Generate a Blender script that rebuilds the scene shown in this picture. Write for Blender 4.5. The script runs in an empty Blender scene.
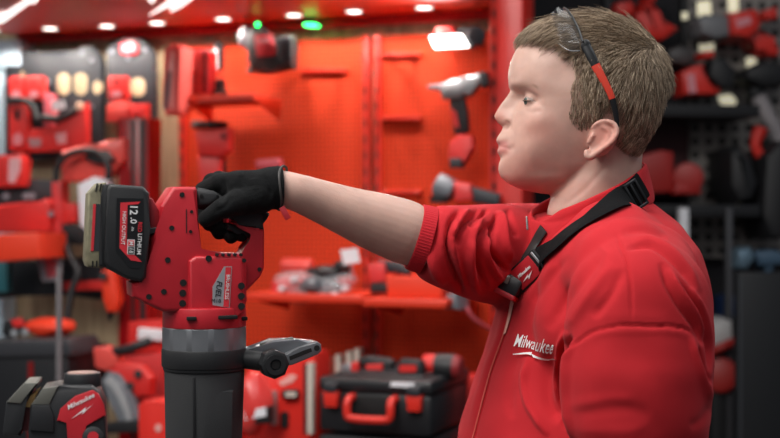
import bpy, bmesh, math, random
import numpy as np
from mathutils import Vector, Matrix
from mathutils.bvhtree import BVHTree
random.seed(7); np.random.seed(7)
SC = bpy.context.scene
COL = SC.collection
F = 1300.0; CX = 390.0; CY = 219.0; CAMZ = 1.53
pi = math.pi

def P(px, py, d):
    return Vector(((px-CX)/F*d, d, CAMZ+(CY-py)/F*d))

# ---------------------------------------------------------------- materials
MATS = {}
def srgb(c):
    if isinstance(c, str):
        c = [int(c[i:i+2], 16)/255 for i in (0, 2, 4)]
    return tuple((x/12.92 if x <= .04045 else ((x+.055)/1.055)**2.4) for x in c)

def mat(name, col, rough=.5, metal=0., noise=.0, nscale=40., bump=0., bscale=200., emit=None, estr=0., trans=0., alpha=1., coat=0., spec=.5, attr=None, sheen=0., sss=0., aniso=0.):
    if name in MATS: return MATS[name]
    m = bpy.data.materials.new(name); m.use_nodes = True
    nt = m.node_tree; b = nt.nodes['Principled BSDF']
    c = srgb(col)
    b.inputs['Base Color'].default_value = (*c, 1)
    b.inputs['Roughness'].default_value = rough
    b.inputs['Metallic'].default_value = metal
    b.inputs['Specular IOR Level'].default_value = spec
    b.inputs['Coat Weight'].default_value = coat
    b.inputs['Coat Roughness'].default_value = .15
    if sheen:
        b.inputs['Sheen Weight'].default_value = sheen
        b.inputs['Sheen Roughness'].default_value = .5
    if sss:
        b.inputs['Subsurface Weight'].default_value = sss
        b.inputs['Subsurface Radius'].default_value = (1., .35, .2)
        b.inputs['Subsurface Scale'].default_value = .006
    if trans:
        b.inputs['Transmission Weight'].default_value = trans
        b.inputs['IOR'].default_value = 1.25
    b.inputs['Alpha'].default_value = alpha
    if emit is not None:
        b.inputs['Emission Color'].default_value = (*srgb(emit), 1)
        b.inputs['Emission Strength'].default_value = estr
    tc = nt.nodes.new('ShaderNodeTexCoord')
    src = None
    if attr:
        a = nt.nodes.new('ShaderNodeAttribute'); a.attribute_name = attr
        src = a.outputs['Color']
        nt.links.new(src, b.inputs['Base Color'])
    if noise:
        n = nt.nodes.new('ShaderNodeTexNoise'); n.inputs['Scale'].default_value = nscale; n.inputs['Detail'].default_value = 3
        nt.links.new(tc.outputs['Object'], n.inputs['Vector'])
        mx = nt.nodes.new('ShaderNodeMixRGB'); mx.blend_type = 'MULTIPLY'; mx.inputs[0].default_value = 1
        r = nt.nodes.new('ShaderNodeMapRange'); r.inputs[1].default_value = .3; r.inputs[2].default_value = .7
        r.inputs[3].default_value = 1-noise; r.inputs[4].default_value = 1+noise*.6
        nt.links.new(n.outputs['Fac'], r.inputs[0])
        if src: nt.links.new(src, mx.inputs[1])
        else: mx.inputs[1].default_value = (*c, 1)
        nt.links.new(r.outputs[0], mx.inputs[2])
        nt.links.new(mx.outputs[0], b.inputs['Base Color'])
    if bump:
        n2 = nt.nodes.new('ShaderNodeTexNoise'); n2.inputs['Scale'].default_value = bscale; n2.inputs['Detail'].default_value = 2
        nt.links.new(tc.outputs['Object'], n2.inputs['Vector'])
        bp = nt.nodes.new('ShaderNodeBump'); bp.inputs['Strength'].default_value = bump; bp.inputs['Distance'].default_value = .002
        nt.links.new(n2.outputs['Fac'], bp.inputs['Height']); nt.links.new(bp.outputs[0], b.inputs['Normal'])
    MATS[name] = m
    return m

# ---------------------------------------------------------------- mesh builder
class MB:
    def __init__(s): s.bm = bmesh.new()
    def _xf(s, vs, M):
        if M is not None: bmesh.ops.transform(s.bm, matrix=M, verts=vs)
    def box(s, c, size, bev=0., seg=2, M=None, rot=None):
        r = bmesh.ops.create_cube(s.bm, size=1.); vs = r['verts']
        T = Matrix.Translation(Vector(c))
        if rot is not None: T = T @ rot.to_4x4()
        T = T @ Matrix.Diagonal((*size, 1))
        bmesh.ops.transform(s.bm, matrix=T, verts=vs)
        if bev > 0:
            es = list({e for v in vs for e in v.link_edges})
            bev = min(bev, .45*min(size))
            q = bmesh.ops.bevel(s.bm, geom=es, offset=bev, segments=seg, affect='EDGES', profile=.5)
            vs = list({v for f in q['faces'] for v in f.verts} | {v for v in vs if v.is_valid})
        s._xf(vs, M); return s
    def prism(s, poly, y0, y1, bev=0., seg=2, M=None, swap=None):
        """poly in (x,z), extruded along y"""
        n = len(poly)
        a = sum(poly[i][0]*poly[(i+1) % n][1]-poly[(i+1) % n][0]*poly[i][1] for i in range(n))
        if a < 0: poly = poly[::-1]
        f0 = [s.bm.verts.new((x, y0, z)) for x, z in poly]
        f1 = [s.bm.verts.new((x, y1, z)) for x, z in poly]
        fs = [s.bm.faces.new(f0), s.bm.faces.new(f1[::-1])]
        for i in range(n):
            j = (i+1) % n
            s.bm.faces.new((f0[j], f0[i], f1[i], f1[j]))
        vs = f0+f1
        if bev > 0:
            es = [e for e in fs[0].edges]+[e for e in fs[1].edges]
            q = bmesh.ops.bevel(s.bm, geom=es, offset=bev, segments=seg, affect='EDGES', profile=.5)
            vs = list({v for f in q['faces'] for v in f.verts} | {v for v in vs if v.is_valid})
        s._xf(vs, M); return s
    def cyl(s, a, b, r0, r1=None, n=24, cap=True, bev=0.):
        a = Vector(a); b = Vector(b); r1 = r0 if r1 is None else r1
        d = b-a; L = d.length
        r = bmesh.ops.create_cone(s.bm, cap_ends=cap, cap_tris=False, segments=n, radius1=r0, radius2=r1, depth=L)
        vs = r['verts']
        if bev > 0 and cap:
            es = [e for e in {e for v in vs for e in v.link_edges} if abs(e.verts[0].co.z-e.verts[1].co.z) < 1e-6*1]
            q = bmesh.ops.bevel(s.bm, geom=es, offset=bev, segments=2, affect='EDGES', profile=.5)
            vs = list({v for f in q['faces'] for v in f.verts} | {v for v in vs if v.is_valid})
        R = d.to_track_quat('Z', 'Y').to_matrix().to_4x4()
        bmesh.ops.transform(s.bm, matrix=Matrix.Translation((a+b)/2) @ R, verts=vs)
        return s
    def ring(s, a, b, ro, ri, n=32):
        """hollow tube from a to b"""
        a = Vector(a); b = Vector(b); d = b-a
        R = d.to_track_quat('Z', 'Y').to_matrix()
        L = []
        for p, r in ((a, ro), (b, ro), (b, ri), (a, ri)):
            L.append([s.bm.verts.new(p+R @ Vector((r*math.cos(2*pi*k/n), r*math.sin(2*pi*k/n), 0))) for k in range(n)])
        for q in range(4):
            A = L[q]; B = L[(q+1) % 4]
            for k in range(n): s.bm.faces.new((A[k], A[(k+1) % n], B[(k+1) % n], B[k]))
        return s
    def sph(s, c, r, sc=(1, 1, 1), n=20, M=None, rot=None):
        q = bmesh.ops.create_uvsphere(s.bm, u_segments=n, v_segments=max(6, n//2+2), radius=r)
        T = Matrix.Translation(Vector(c))
        if rot is not None: T = T @ rot.to_4x4()
        bmesh.ops.transform(s.bm, matrix=T @ Matrix.Diagonal((*sc, 1)), verts=q['verts'])
        s._xf(q['verts'], M); return s
    def tube(s, pts, r, n=10, flat=1., up=None, closed=False, rz=None):
        """swept tube; r a number or list; flat scales the second axis"""
        pts = [Vector(p) for p in pts]; N = len(pts)
        rs = r if isinstance(r, (list, tuple, np.ndarray)) else [r]*N
        rings = []; prev = None
        for i, p in enumerate(pts):
            if closed: t = pts[(i+1) % N]-pts[i-1]
            else: t = pts[min(i+1, N-1)]-pts[max(i-1, 0)]
            t.normalize()
            if up is not None:
                u = Vector(up[i] if isinstance(up, list) else up)
            elif prev is None:
                u = Vector((0, 0, 1)) if abs(t.z) < .9 else Vector((1, 0, 0))
            else: u = prev
            u = (u-t*u.dot(t)).normalized(); prev = u; w = t.cross(u)
            rings.append([s.bm.verts.new(p+w*(math.cos(2*pi*k/n)*rs[i])+u*(math.sin(2*pi*k/n)*rs[i]*flat)) for k in range(n)])
        for i in range(N if closed else N-1):
            A = rings[i]; B = rings[(i+1) % N]
            for k in range(n): s.bm.faces.new((A[k], A[(k+1) % n], B[(k+1) % n], B[k]))
        if not closed:
            s.bm.faces.new(rings[0][::-1]); s.bm.faces.new(rings[-1])
        return s
    def capsule(s, a, b, ra, rb, n=16):
        a = Vector(a); b = Vector(b); K = 10; L = (b-a).length; d = (b-a)/L
        pts = []; rs = []
        for k in range(K+1):
            t = -pi/2+pi/2*k/K; pts.append(a+d*(ra*math.sin(t))); rs.append(max(ra*math.cos(t), 1e-5))
        for k in range(1, K+1):
            t = pi/2*k/K; pts.append(b+d*(rb*math.sin(t))); rs.append(max(rb*math.cos(t), 1e-5))
        return s.tube(pts, rs, n=n)
    def grid(s, G, closeu=False):
        vs = [[s.bm.verts.new(p) for p in row] for row in G]
        R = len(vs)
        for i in range(R if closeu else R-1):
            A = vs[i]; B = vs[(i+1) % R]
            for k in range(len(A)-1): s.bm.faces.new((A[k], A[k+1], B[k+1], B[k]))
        return s
    def build(s, name, m, parent=None, smooth=True, keep=False):
        me = bpy.data.meshes.new(name)
        bmesh.ops.recalc_face_normals(s.bm, faces=s.bm.faces[:])
        s.bm.to_mesh(me)
        if not keep: s.bm.free()
        return link(name, me, m, parent, smooth)

def link(name, me, m, parent=None, smooth=True, angle=True):
    o = bpy.data.objects.new(name, me); COL.objects.link(o)
    ms = m if isinstance(m, (list, tuple)) else [m]
    for x in ms: me.materials.append(x)
    if smooth:
        me.shade_smooth()
        if angle:
            a = me.attributes.get('sharp_edge') or me.attributes.new('sharp_edge', 'BOOLEAN', 'EDGE')
            bm = bmesh.new(); bm.from_mesh(me)
            v = [False]*len(bm.edges)
            for i, e in enumerate(bm.edges):
                v[i] = len(e.link_faces) == 2 and e.calc_face_angle(0) > .6
            a.data.foreach_set('value', v); bm.free()
    if parent is not None:
        o.parent = parent
    return o

def tag(o, label=None, cat=None, group=None, kind=None):
    if label: o['label'] = label
    if cat: o['category'] = cat
    if group: o['group'] = group
    if kind: o['kind'] = kind
    return o

def empty(name, loc, rz=0., label=None, cat=None, group=None, M=None):
    o = bpy.data.objects.new(name, None); COL.objects.link(o)
    o.empty_display_size = .05
    if M is not None: o.matrix_world = M
    else: o.location = loc; o.rotation_euler = (0, 0, rz)
    return tag(o, label, cat, group)

def copy_tree(o, M=None, parent=None, label=None):
    c = o.copy(); COL.objects.link(c)
    if parent is not None: c.parent = parent
    if M is not None: c.matrix_world = M
    if label: c['label'] = label
    for ch in o.children: copy_tree(ch, None, c)
    return c

def npmesh(name, V, Fc):
    me = bpy.data.meshes.new(name)
    me.from_pydata([tuple(v) for v in V], [], [tuple(f) for f in Fc]); me.update()
    return me

def remesh(bms, voxel, smooth=2, name='tmp'):
    """join closed shapes into one continuous surface; returns (V, quads)"""
    me = bpy.data.meshes.new(name); bms.to_mesh(me); bms.free()
    o = bpy.data.objects.new(name, me); COL.objects.link(o)
    r = o.modifiers.new('r', 'REMESH'); r.mode = 'VOXEL'; r.voxel_size = voxel; r.adaptivity = 0
    if smooth:
        q = o.modifiers.new('s', 'SMOOTH'); q.factor = .5; q.iterations = smooth
    dg = bpy.context.evaluated_depsgraph_get(); dg.update()
    out = bpy.data.meshes.new_from_object(o.evaluated_get(dg))
    bpy.data.objects.remove(o); bpy.data.meshes.remove(me)
    return out

def getV(me):
    a = np.empty(len(me.vertices)*3); me.vertices.foreach_get('co', a); return a.reshape(-1, 3)
def getN(me):
    a = np.empty(len(me.vertices)*3); me.vertex_normals.foreach_get('vector', a); return a.reshape(-1, 3)
def setV(me, V):
    me.vertices.foreach_set('co', V.reshape(-1)); me.update()
def proj(V):
    return np.stack([CX+V[:, 0]/V[:, 1]*F, CY-(V[:, 2]-CAMZ)/V[:, 1]*F], 1)
def facing(V, N):
    D = V-np.array([0, 0, CAMZ]); D /= np.linalg.norm(D, axis=1)[:, None]
    return -(D*N).sum(1)
def segdist(Q, pts):
    """distance in px to a polyline and parameter 0..1"""
    best = np.full(len(Q), 1e9); par = np.zeros(len(Q)); side = np.zeros(len(Q))
    pts = np.array(pts, float); n = len(pts)-1
    for i in range(n):
        a = pts[i]; b = pts[i+1]; d = b-a; L = (d*d).sum()
        t = np.clip(((Q-a) @ d)/L, 0, 1)
        w = Q-(a+t[:, None]*d); dist = np.hypot(w[:, 0], w[:, 1])
        m = dist < best
        best[m] = dist[m]; par[m] = (i+t[m])/n
        side[m] = np.sign(d[0]*w[m, 1]-d[1]*w[m, 0])
    return best, par, side
def smoothpath(pts, k=6):
    pts = [np.array(p, float) for p in pts]; n = len(pts); out = []
    for i in range(n-1):
        p0 = pts[max(i-1, 0)]; p1 = pts[i]; p2 = pts[i+1]; p3 = pts[min(i+2, n-1)]
        for j in range(k):
            t = j/k
            out.append(.5*((2*p1)+(-p0+p2)*t+(2*p0-5*p1+4*p2-p3)*t*t+(-p0+3*p1-3*p2+p3)*t**3))
    out.append(pts[-1]); return out
def sculpt(me, strokes, dmin=None, dmax=None):
    """fabric creases: (points, width px, height mm, [end taper]) raised or sunk along the surface normal"""
    V = getV(me); N = getN(me); Q = proj(V); f = facing(V, N)
    D = np.zeros(len(V)); fm = np.clip((f+.1)*4, 0, 1)
    for st in strokes:
        pts, w, h = st[:3]; lo, hi = (st[3] if len(st) > 3 else (0, 9))
        pts = smoothpath(pts)
        d, t, s = segdist(Q, pts)
        m = (V[:, 1] > lo) & (V[:, 1] < hi)
        g = np.exp(-(d/w)**2)*np.minimum(1, np.minimum(t, 1-t)*5+.0)
        D += g*h*.001*fm*m
    V += N*D[:, None]; setV(me, V)
    return me
def bvh_of(me):
    return BVHTree.FromPolygons([v.co.copy() for v in me.vertices], [tuple(p.vertices) for p in me.polygons])
def hit(bv, px, py):
    o = Vector((0, 0, CAMZ)); d = (P(px, py, 1)-o).normalized()
    h = bv.ray_cast(o, d)
    return (h[0], h[1]) if h[0] is not None else (None, None)
def setcol(me, C, name='Col'):
    a = me.color_attributes.new(name, 'FLOAT_COLOR', 'POINT')
    X = np.ones((len(C), 4)); X[:, :3] = C
    a.data.foreach_set('color', X.reshape(-1))

FONT = None
def text_poly(txt, size, m, name, M, parent, depth=.0004, bold=0., shear=0., space=1.):
    """raised lettering as a mesh: text in local XZ plane facing -Y"""
    cu = bpy.data.curves.new('t', 'FONT'); cu.body = txt; cu.size = size; cu.extrude = depth; cu.offset = bold*size
    cu.align_x = 'CENTER'; cu.align_y = 'CENTER'; cu.shear = shear; cu.space_character = space; cu.resolution_u = 3
    o = bpy.data.objects.new('t', cu); COL.objects.link(o)
    dg = bpy.context.evaluated_depsgraph_get(); dg.update()
    me = bpy.data.meshes.new_from_object(o.evaluated_get(dg)); bpy.data.objects.remove(o)
    me.transform(M @ Matrix.Rotation(pi/2, 4, 'X'))
    me.materials.clear()
    return link(name, me, m, parent, smooth=False)

# ---------------------------------------------------------------- things laid out on an upright plane
BZ = .60
class Frame:
    def __init__(s, O, yaw):
        s.O = Vector(O); s.yaw = math.radians(yaw); y = s.yaw
        s.X = Vector((math.cos(y), math.sin(y), 0)); s.N = Vector((math.sin(y), -math.cos(y), 0))
    def world(s, px, py, n):
        o = Vector((0, 0, CAMZ)); d = P(px, py, 1)-o; p0 = s.O+s.N*n
        return o+d*((p0-o).dot(s.N)/d.dot(s.N))
class It:
    """one thing: origin at picture point (px,py) and n metres in front of the frame's plane"""
    def __init__(s, fr, name, px, py, n, label=None, cat=None, group=None, kind=None):
        s.fr = fr; s.n = n; s.p = fr.world(px, py, n)
        s.root = empty(name, s.p, fr.yaw, label, cat, group)
        if kind: s.root['kind'] = kind
    def q(s, px, py, n):
        r = s.fr.world(px, py, n)-s.p
        return r.dot(s.fr.X), r.z
    def poly(s, mb, pts, n0, n1, bev=0., seg=2):
        """picture outline of the front face at n1 (towards the camera), back at n0"""
        if s.fr.yaw < -.2 and n1-n0 > .03: n0 = n1-max(.03, (n1-n0)*.42)
        lo = 0. if s.root.location.z in (0., BZ) or abs(s.root.location.z-.6) < 1e-5 else -9
        mb.prism([(a, max(b, lo)) for a, b in (s.q(x, y, n1) for x, y in pts)], s.n-n1, s.n-n0, bev, seg); return mb
    def P(s, name, pts, n0, n1, m, parent=None, bev=0., seg=2):
        mb = MB(); s.poly(mb, pts, n0, n1, bev, seg); return mb.build(name, m, parent or s.root)
    def B(s, name, x0, y0, x1, y1, n0, n1, m, parent=None, bev=0.):
        return s.P(name, [(x0, y0), (x1, y0), (x1, y1), (x0, y1)], n0, n1, m, parent, bev)
    def v(s, px, py, n):
        a = s.q(px, py, n); return Vector((a[0], s.n-n, a[1]))
    def T(s, name, pts, r, m, parent=None, n=12, smooth=4, flat=1.):
        P3 = [s.v(*p) for p in pts]
        if smooth: P3 = [Vector(p) for p in smoothpath(P3, smooth)]
        mb = MB()
        rs = r if not isinstance(r, (list, tuple)) else list(np.interp(np.linspace(0, 1, len(P3)), np.linspace(0, 1, len(r)), r))
        mb.tube(P3, rs, n=n, flat=flat); return mb.build(name, m, parent or s.root)
    def C(s, name, a, b, r0, r1, m, parent=None, bev=0., n=24):
        mb = MB(); mb.cyl(s.v(*a), s.v(*b), r0, r1, n=n, bev=bev); return mb.build(name, m, parent or s.root)
    def S(s, name, p, r, sc, m, parent=None):
        mb = MB(); mb.sph(s.v(*p), r, sc, 20); return mb.build(name, m, parent or s.root)
# ================================================================ the man
HD = 1.77; HS = HD/F                       # head depth and metres per pixel there
HC = P(590, 105, HD)
def polar(pts, c=(590, 105), sig=1.2, n=720):
    A = []; R = []
    for x, y in pts:
        dx = (x-c[0])*HS; dz = (c[1]-y)*HS
        A.append(math.atan2(dz, dx)); R.append(math.hypot(dx, dz))
    o = np.argsort(A); A = np.array(A)[o]; R = np.array(R)[o]
    g = np.linspace(-pi, pi, n, endpoint=False)
    r = np.interp(g, A, R, period=2*pi)
    k = np.exp(-.5*(np.arange(-12, 13)*(360/n)/sig)**2); k /= k.sum()
    r = np.convolve(np.r_[r[-12:], r, r[:12]], k, 'valid')
    return g, r
skull = [(655, 75), (655, 100), (648, 125), (638, 145), (625, 165), (600, 185)]
top = [(509.5, 84), (508, 76), (510, 64), (516, 50), (527, 38), (548, 28), (580, 22), (615, 28), (642, 48)]
full = [(560, 194), (537, 193), (520, 189), (508, 183.5), (500.5, 177), (498, 170), (499, 163), (501.5, 158.5), (498.5, 154.5), (496.3, 151.5),
        (499.8, 146.4), (496.2, 142), (496.3, 138.5), (500, 133), (503.5, 127.5), (498.5, 123.5), (494, 118), (494.8, 113.5), (500, 105), (506, 97.5), (511, 90.5)]+top+skull
base = [(560, 194), (537, 193), (522, 188), (511, 182), (506, 174), (504, 165), (505, 155), (506, 148), (507, 140), (509, 130), (512, 120), (514, 110), (515, 100), (513, 92)]+top+skull
AG, RF = polar(full, sig=.6)
_, RB = polar(base, sig=2.)

def head_points(RFa, RBa, W, nt=120, grow=0.):
    t = np.linspace(-pi/2, pi/2, 2*nt+1)[1:-1]
    A, T = np.meshgrid(AG, t, indexing='ij')
    y = W*np.sign(np.sin(T))*np.abs(np.sin(T))**.92
    cr = np.abs(np.cos(T))**.78
    # width of the raised middle: narrow along the nose, wider at lips and chin
    zz = np.sin(A)*RFa[:, None]/HS          # px above centre
    sg = np.interp(zz, [-95, -70, -50, -40, -26, -20, -12, -4, 8, 20, 40], [26, 20, 23, 20, 13, 13, 12.5, 8.5, 9, 22, 30])*.001
    g = np.exp(-(np.abs(y)/sg)**2.2)
    r = RBa[:, None]+(RFa-RBa)[:, None]*g
    r = r*cr
    x = r*np.cos(A); z = r*np.sin(A)
    # narrower jaw and face front
    f = np.interp(z, [-.13, -.09, -.04, 0, .05, .12], [.74, .80, .90, .97, 1.0, .95])*np.interp(x, [-.13, -.08, -.02, .05], [.88, .90, .96, 1.0])
    return x, y*f, z
X, Y, Z = head_points(RF, RB, .079)
def bump3(px, py, yy, s, dx=0, dy=0, dz=0):
    """soft push (mm) at a facial landmark, both sides"""
    global X, Y, Z
    cx = (px-590)*HS; cz = (105-py)*HS
    sx, sy, sz = s if isinstance(s, tuple) else (s, s, s)
    for sgn in (-1, 1):
        g = np.exp(-((X-cx)/(sx*.001))**2-((Y-sgn*yy*.001)/(sy*.001))**2-((Z-cz)/(sz*.001))**2)
        X = X+g*dx*.001; Y = Y+sgn*g*dy*.001; Z = Z+g*dz*.001
bump3(521, 100, 31, (16, 15, 10), dx=8, dy=-3)          # eye socket
bump3(515, 100, 15, (9, 7, 9), dx=4)
bump3(530, 103, 42, (12, 12, 7), dx=5, dy=-4)                    # inner corner
bump3(513, 86, 26, (12, 20, 6), dx=-2.5)                # brow ridge
bump3(535, 124, 48, (20, 18, 14), dx=-2, dy=3)          # cheekbone
bump3(530, 150, 46, (16, 16, 20), dy=1.5, dx=-2)        # cheek
bump3(506, 121, 12, (7, 5, 5), dy=3.5, dx=-1)           # nostril wing
bump3(503, 127, 7, (4, 4, 2.5), dz=2.5, dx=1)           # nostril
bump3(510, 149, 25, (5, 6, 4), dx=1.2, dy=-1)         # mouth corner
bump3(558, 78, 66, (22, 20, 20), dy=-3)                 # temple
bump3(576, 172, 58, (22, 18, 12), dy=2.5)               # jaw angle
bump3(540, 180, 45, (40, 22, 7), dy=2.)                 # jaw line

def gridfaces(na, nt, closed=True):
    Fc = []
    for i in range(na):
        a = i*nt; b = ((i+1) % na)*nt
        for j in range(nt-1): Fc.append((a+j, a+j+1, b+j+1, b+j))
    return Fc
def add_np(bm, V, Fc, caps=()):
    vs = [bm.verts.new(v) for v in V]
    for f in Fc: bm.faces.new([vs[i] for i in f])
    for c in caps: bm.faces.new([vs[i] for i in c])
bodyb = MB()
na, nt = X.shape
V = np.stack([X+HC.x, Y+HC.y, Z+HC.z], -1).reshape(-1, 3)
# near side of the head is at smaller y (towards the camera)
add_np(bodyb.bm, V, gridfaces(na, nt), [[i*nt for i in range(na)], [i*nt+nt-1 for i in range(na)][::-1]])
def loft(bm, rings):
    L = []
    for R in rings: L.append([bm.verts.new(p) for p in R])
    n = len(L[0])
    for i in range(len(L)-1):
        for k in range(n): bm.faces.new((L[i][k], L[i][(k+1) % n], L[i+1][(k+1) % n], L[i+1][k]))
    bm.faces.new(L[0][::-1]); bm.faces.new(L[-1])
YAW = math.radians(27)
FW = Vector((-math.cos(YAW), -math.sin(YAW), 0)); LF = Vector((math.sin(YAW), -math.cos(YAW), 0))
def ering(c, a, b, e=1., n=64, fw=FW, lf=LF, tilt=0.):
    """ring round c: half depth a (forward), half width b (left)"""
    R = []
    for k in range(n):
        t = 2*pi*k/n; cs = math.cos(t); sn = math.sin(t)
        u = math.copysign(abs(cs)**e, cs)*a; v = math.copysign(abs(sn)**e, sn)*b
        R.append(c+fw*u+lf*v+Vector((0, 0, -tilt*u)))
    return R
NX = Vector((-1, 0, 0)); NY = Vector((0, -1, 0))
loft(bodyb.bm, [ering(P(604, 120, HD), .052, .052, fw=NX, lf=NY), ering(P(603, 140, HD), .060, .056, fw=NX, lf=NY, tilt=.3),
                ering(P(598, 165, HD), .061, .056, fw=NX, lf=NY, tilt=.5), ering(P(594, 190, HD), .064, .058, fw=NX, lf=NY, tilt=.5),
                ering(P(596, 215, HD), .070, .066, tilt=.4), ering(P(602, 245, HD), .065, .07)])
bodyb.capsule(P(622, 128, HD)+Vector((0, -.036, 0)), P(570, 225, HD)+Vector((0, -.034, 0)), .017, .017)   # neck muscle
# ear (left, towards the camera)
EY = HD-.074
def E(px, py, out=0.): return P(px, py, EY-out)
ear = [(588, 150, 0), (587, 155, .001), (591, 157, .003), (597, 153, .006), (604, 148, .009), (611, 143, .013), (616, 136, .015), (617, 129, .014), (613, 123, .011), (604, 121, .007), (596, 124, .003), (592, 129, 0)]
er = [.0045, .0050, .0050, .0045, .0038, .0034, .0034, .0034, .0034, .0034, .003, .0026]
bodyb.tube([E(*p) for p in smoothpath(ear, 3)], list(np.interp(np.linspace(0, 11, 34), range(12), er)), n=10)
bodyb.tube([E(*p) for p in smoothpath([(598, 149, .002), (604, 144, .006), (609, 137, .009), (609, 131, .009), (602, 126, .006)], 3)], .0028, n=8)
bodyb.capsule(E(589, 142, .001), E(592, 136, .003), .0035, .003)
pl = []
for k in range(40):
    a = 2*pi*k/40
    pl.append((602+13*math.cos(a)-2*math.sin(a), 139.5+16.5*math.sin(a)))
R1 = [E(x, y, -.012) for x, y in pl]; R2 = [E(x, y, .002+max(0, (x-592)/26*.009)) for x, y in pl]
loft(bodyb.bm, [R1, R2])
# eyelids
EC = P(531, 103, HD)+Vector((0, -.031, 0)); ER = .0115
def lid(bm, r, sgn, off):
    q = bmesh.ops.create_uvsphere(bm, u_segments=32, v_segments=24, radius=r)
    for v in q['verts']:
        lim = off+v.co.y*0.10*sgn
        if sgn*v.co.z < lim: v.co.z = sgn*lim
    bmesh.ops.transform(bm, matrix=Matrix.Translation(EC), verts=q['verts'])
lid(bodyb.bm, ER+.0018, 1, .0004); lid(bodyb.bm, ER+.0014, -1, .0024)
ECf = Vector((EC.x, HD+.031, EC.z))
q = bmesh.ops.create_uvsphere(bodyb.bm, u_segments=24, v_segments=16, radius=ER+.001)
bmesh.ops.transform(bodyb.bm, matrix=Matrix.Translation(ECf), verts=q['verts'])

# torso and limbs of the body, inside the clothes
TC = [(440, 580, .115, .16), (400, 586, .11, .16), (350, 598, .10, .155), (300, 606, .092, .14), (265, 606, .075, .10), (235, 603, .06, .07)]
loft(bodyb.bm, [ering(P(580, 520, HD), .11, .15), ering(P(578, 480, HD), .12, .165)]+[ering(P(x, y, HD), a, b, .9) for y, x, a, b in TC])
ARM = [(P(545, 262, 1.93), .045), (P(500, 256, 1.82), .038), (P(452, 248, 1.705), .030)]
FORE = [(P(455, 249, 1.70), .028), (P(440, 244, 1.692), .033), (P(426, 240, 1.688), .0370), (P(414, 236, 1.684), .0395), (P(402, 231, 1.680), .0415), (P(375, 221.5, 1.668), .0380), (P(350, 212.5, 1.655), .0325), (P(320, 201, 1.640), .0270), (P(295, 192, 1.625), .0235), (P(276, 188, 1.62), .0225), (P(250, 192, 1.615), .024)]
for (a, ra), (b, rb) in zip(ARM[:-1], ARM[1:]): bodyb.capsule(a, b, ra, rb, n=24)
fp = smoothpath([(*a, r) for a, r in FORE], 5)
bodyb.tube([p[:3] for p in fp], [p[3] for p in fp], n=28, flat=1.0)
bodyb.capsule(P(640, 292, 1.58), P(642, 500, 1.56), .055, .045, n=24)
LE = P(642, 500, 1.56)
LW = LE+Vector((-.16, -.02, -.16)); bodyb.capsule(LE, LW, .045, .028, n=20)
# left hand, relaxed, below the frame
hd = Vector((-.75, -.05, -.66)).normalized(); sd = Vector((0, 1, 0)); pm = hd.cross(sd)
bodyb.capsule(LW, LW+hd*.07, .028, .030)
for k, (o_, L_) in enumerate(((-.028, .068), (-.009, .078), (.010, .072), (.028, .056))):
    a = LW+hd*.075+sd*o_; b = a+hd*L_*.45; c = b+(hd*.7-pm*.6)*L_*.35; d_ = c+(hd*.3-pm*.9)*L_*.25
    for p_, q_ in ((a, b), (b, c), (c, d_)): bodyb.capsule(p_, q_, .0090, .0080, n=10)
a = LW+hd*.02-sd*.03; bodyb.capsule(a, a+(hd*.7-sd*.6)*.045, .012, .010, n=10)
bodyb.capsule(a+(hd*.7-sd*.6)*.045, a+(hd*.7-sd*.6)*.045+(hd*.9-pm*.3)*.03, .010, .008, n=10)
# hips and legs down to the feet
HIP = P(578, 500, HD); HIP.z = .98
for sgn in (-1, 1):
    h = HIP+LF*(.095*sgn); kn = h+Vector((0, 0, -.45))+FW*.03; an = Vector((kn.x, kn.y, .08))-FW*.02
    bodyb.capsule(h, kn, .085, .055, n=20); bodyb.capsule(kn, an, .055, .036, n=20)
    bodyb.capsule(an+Vector((0, 0, -.03)), an+FW*.15+Vector((0, 0, -.04)), .036, .028, n=14)
loft(bodyb.bm, [ering(HIP+Vector((0, 0, -.06)), .10, .16), ering(HIP+Vector((0, 0, .1)), .12, .16), ering(P(580, 515, HD), .11, .15)])
bmesh.ops.recalc_face_normals(bodyb.bm, faces=bodyb.bm.faces[:])
bme = remesh(bodyb.bm, .0021, 3, 'body')

sculpt(bme, [([(499, 146.6), (504, 147.4), (509, 149), (511, 151)], 1.1, -1.1, (1.66, 1.775)), ([(506, 93), (514, 92.5), (526, 97), (538, 103), (545, 108)], 2.4, -.9, (1.66, 1.77)),
    ([(505, 120), (509, 124), (508, 128), (504, 130)], 1.3, -1.5, (1.66, 1.775)), ([(511, 127), (515, 136), (517, 146)], 2.6, -.4, (1.66, 1.775)), ([(524, 110), (532, 112), (542, 110)], 2.4, -.8, (1.66, 1.77)),
    ([(520, 190), (542, 192), (566, 184), (584, 166)], 4.5, -2.0, (1.66, 1.8)), ([(560, 208), (584, 190), (612, 160)], 3.0, -.9, (1.6, 1.8))])
V = getV(bme); Q = proj(V)
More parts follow.
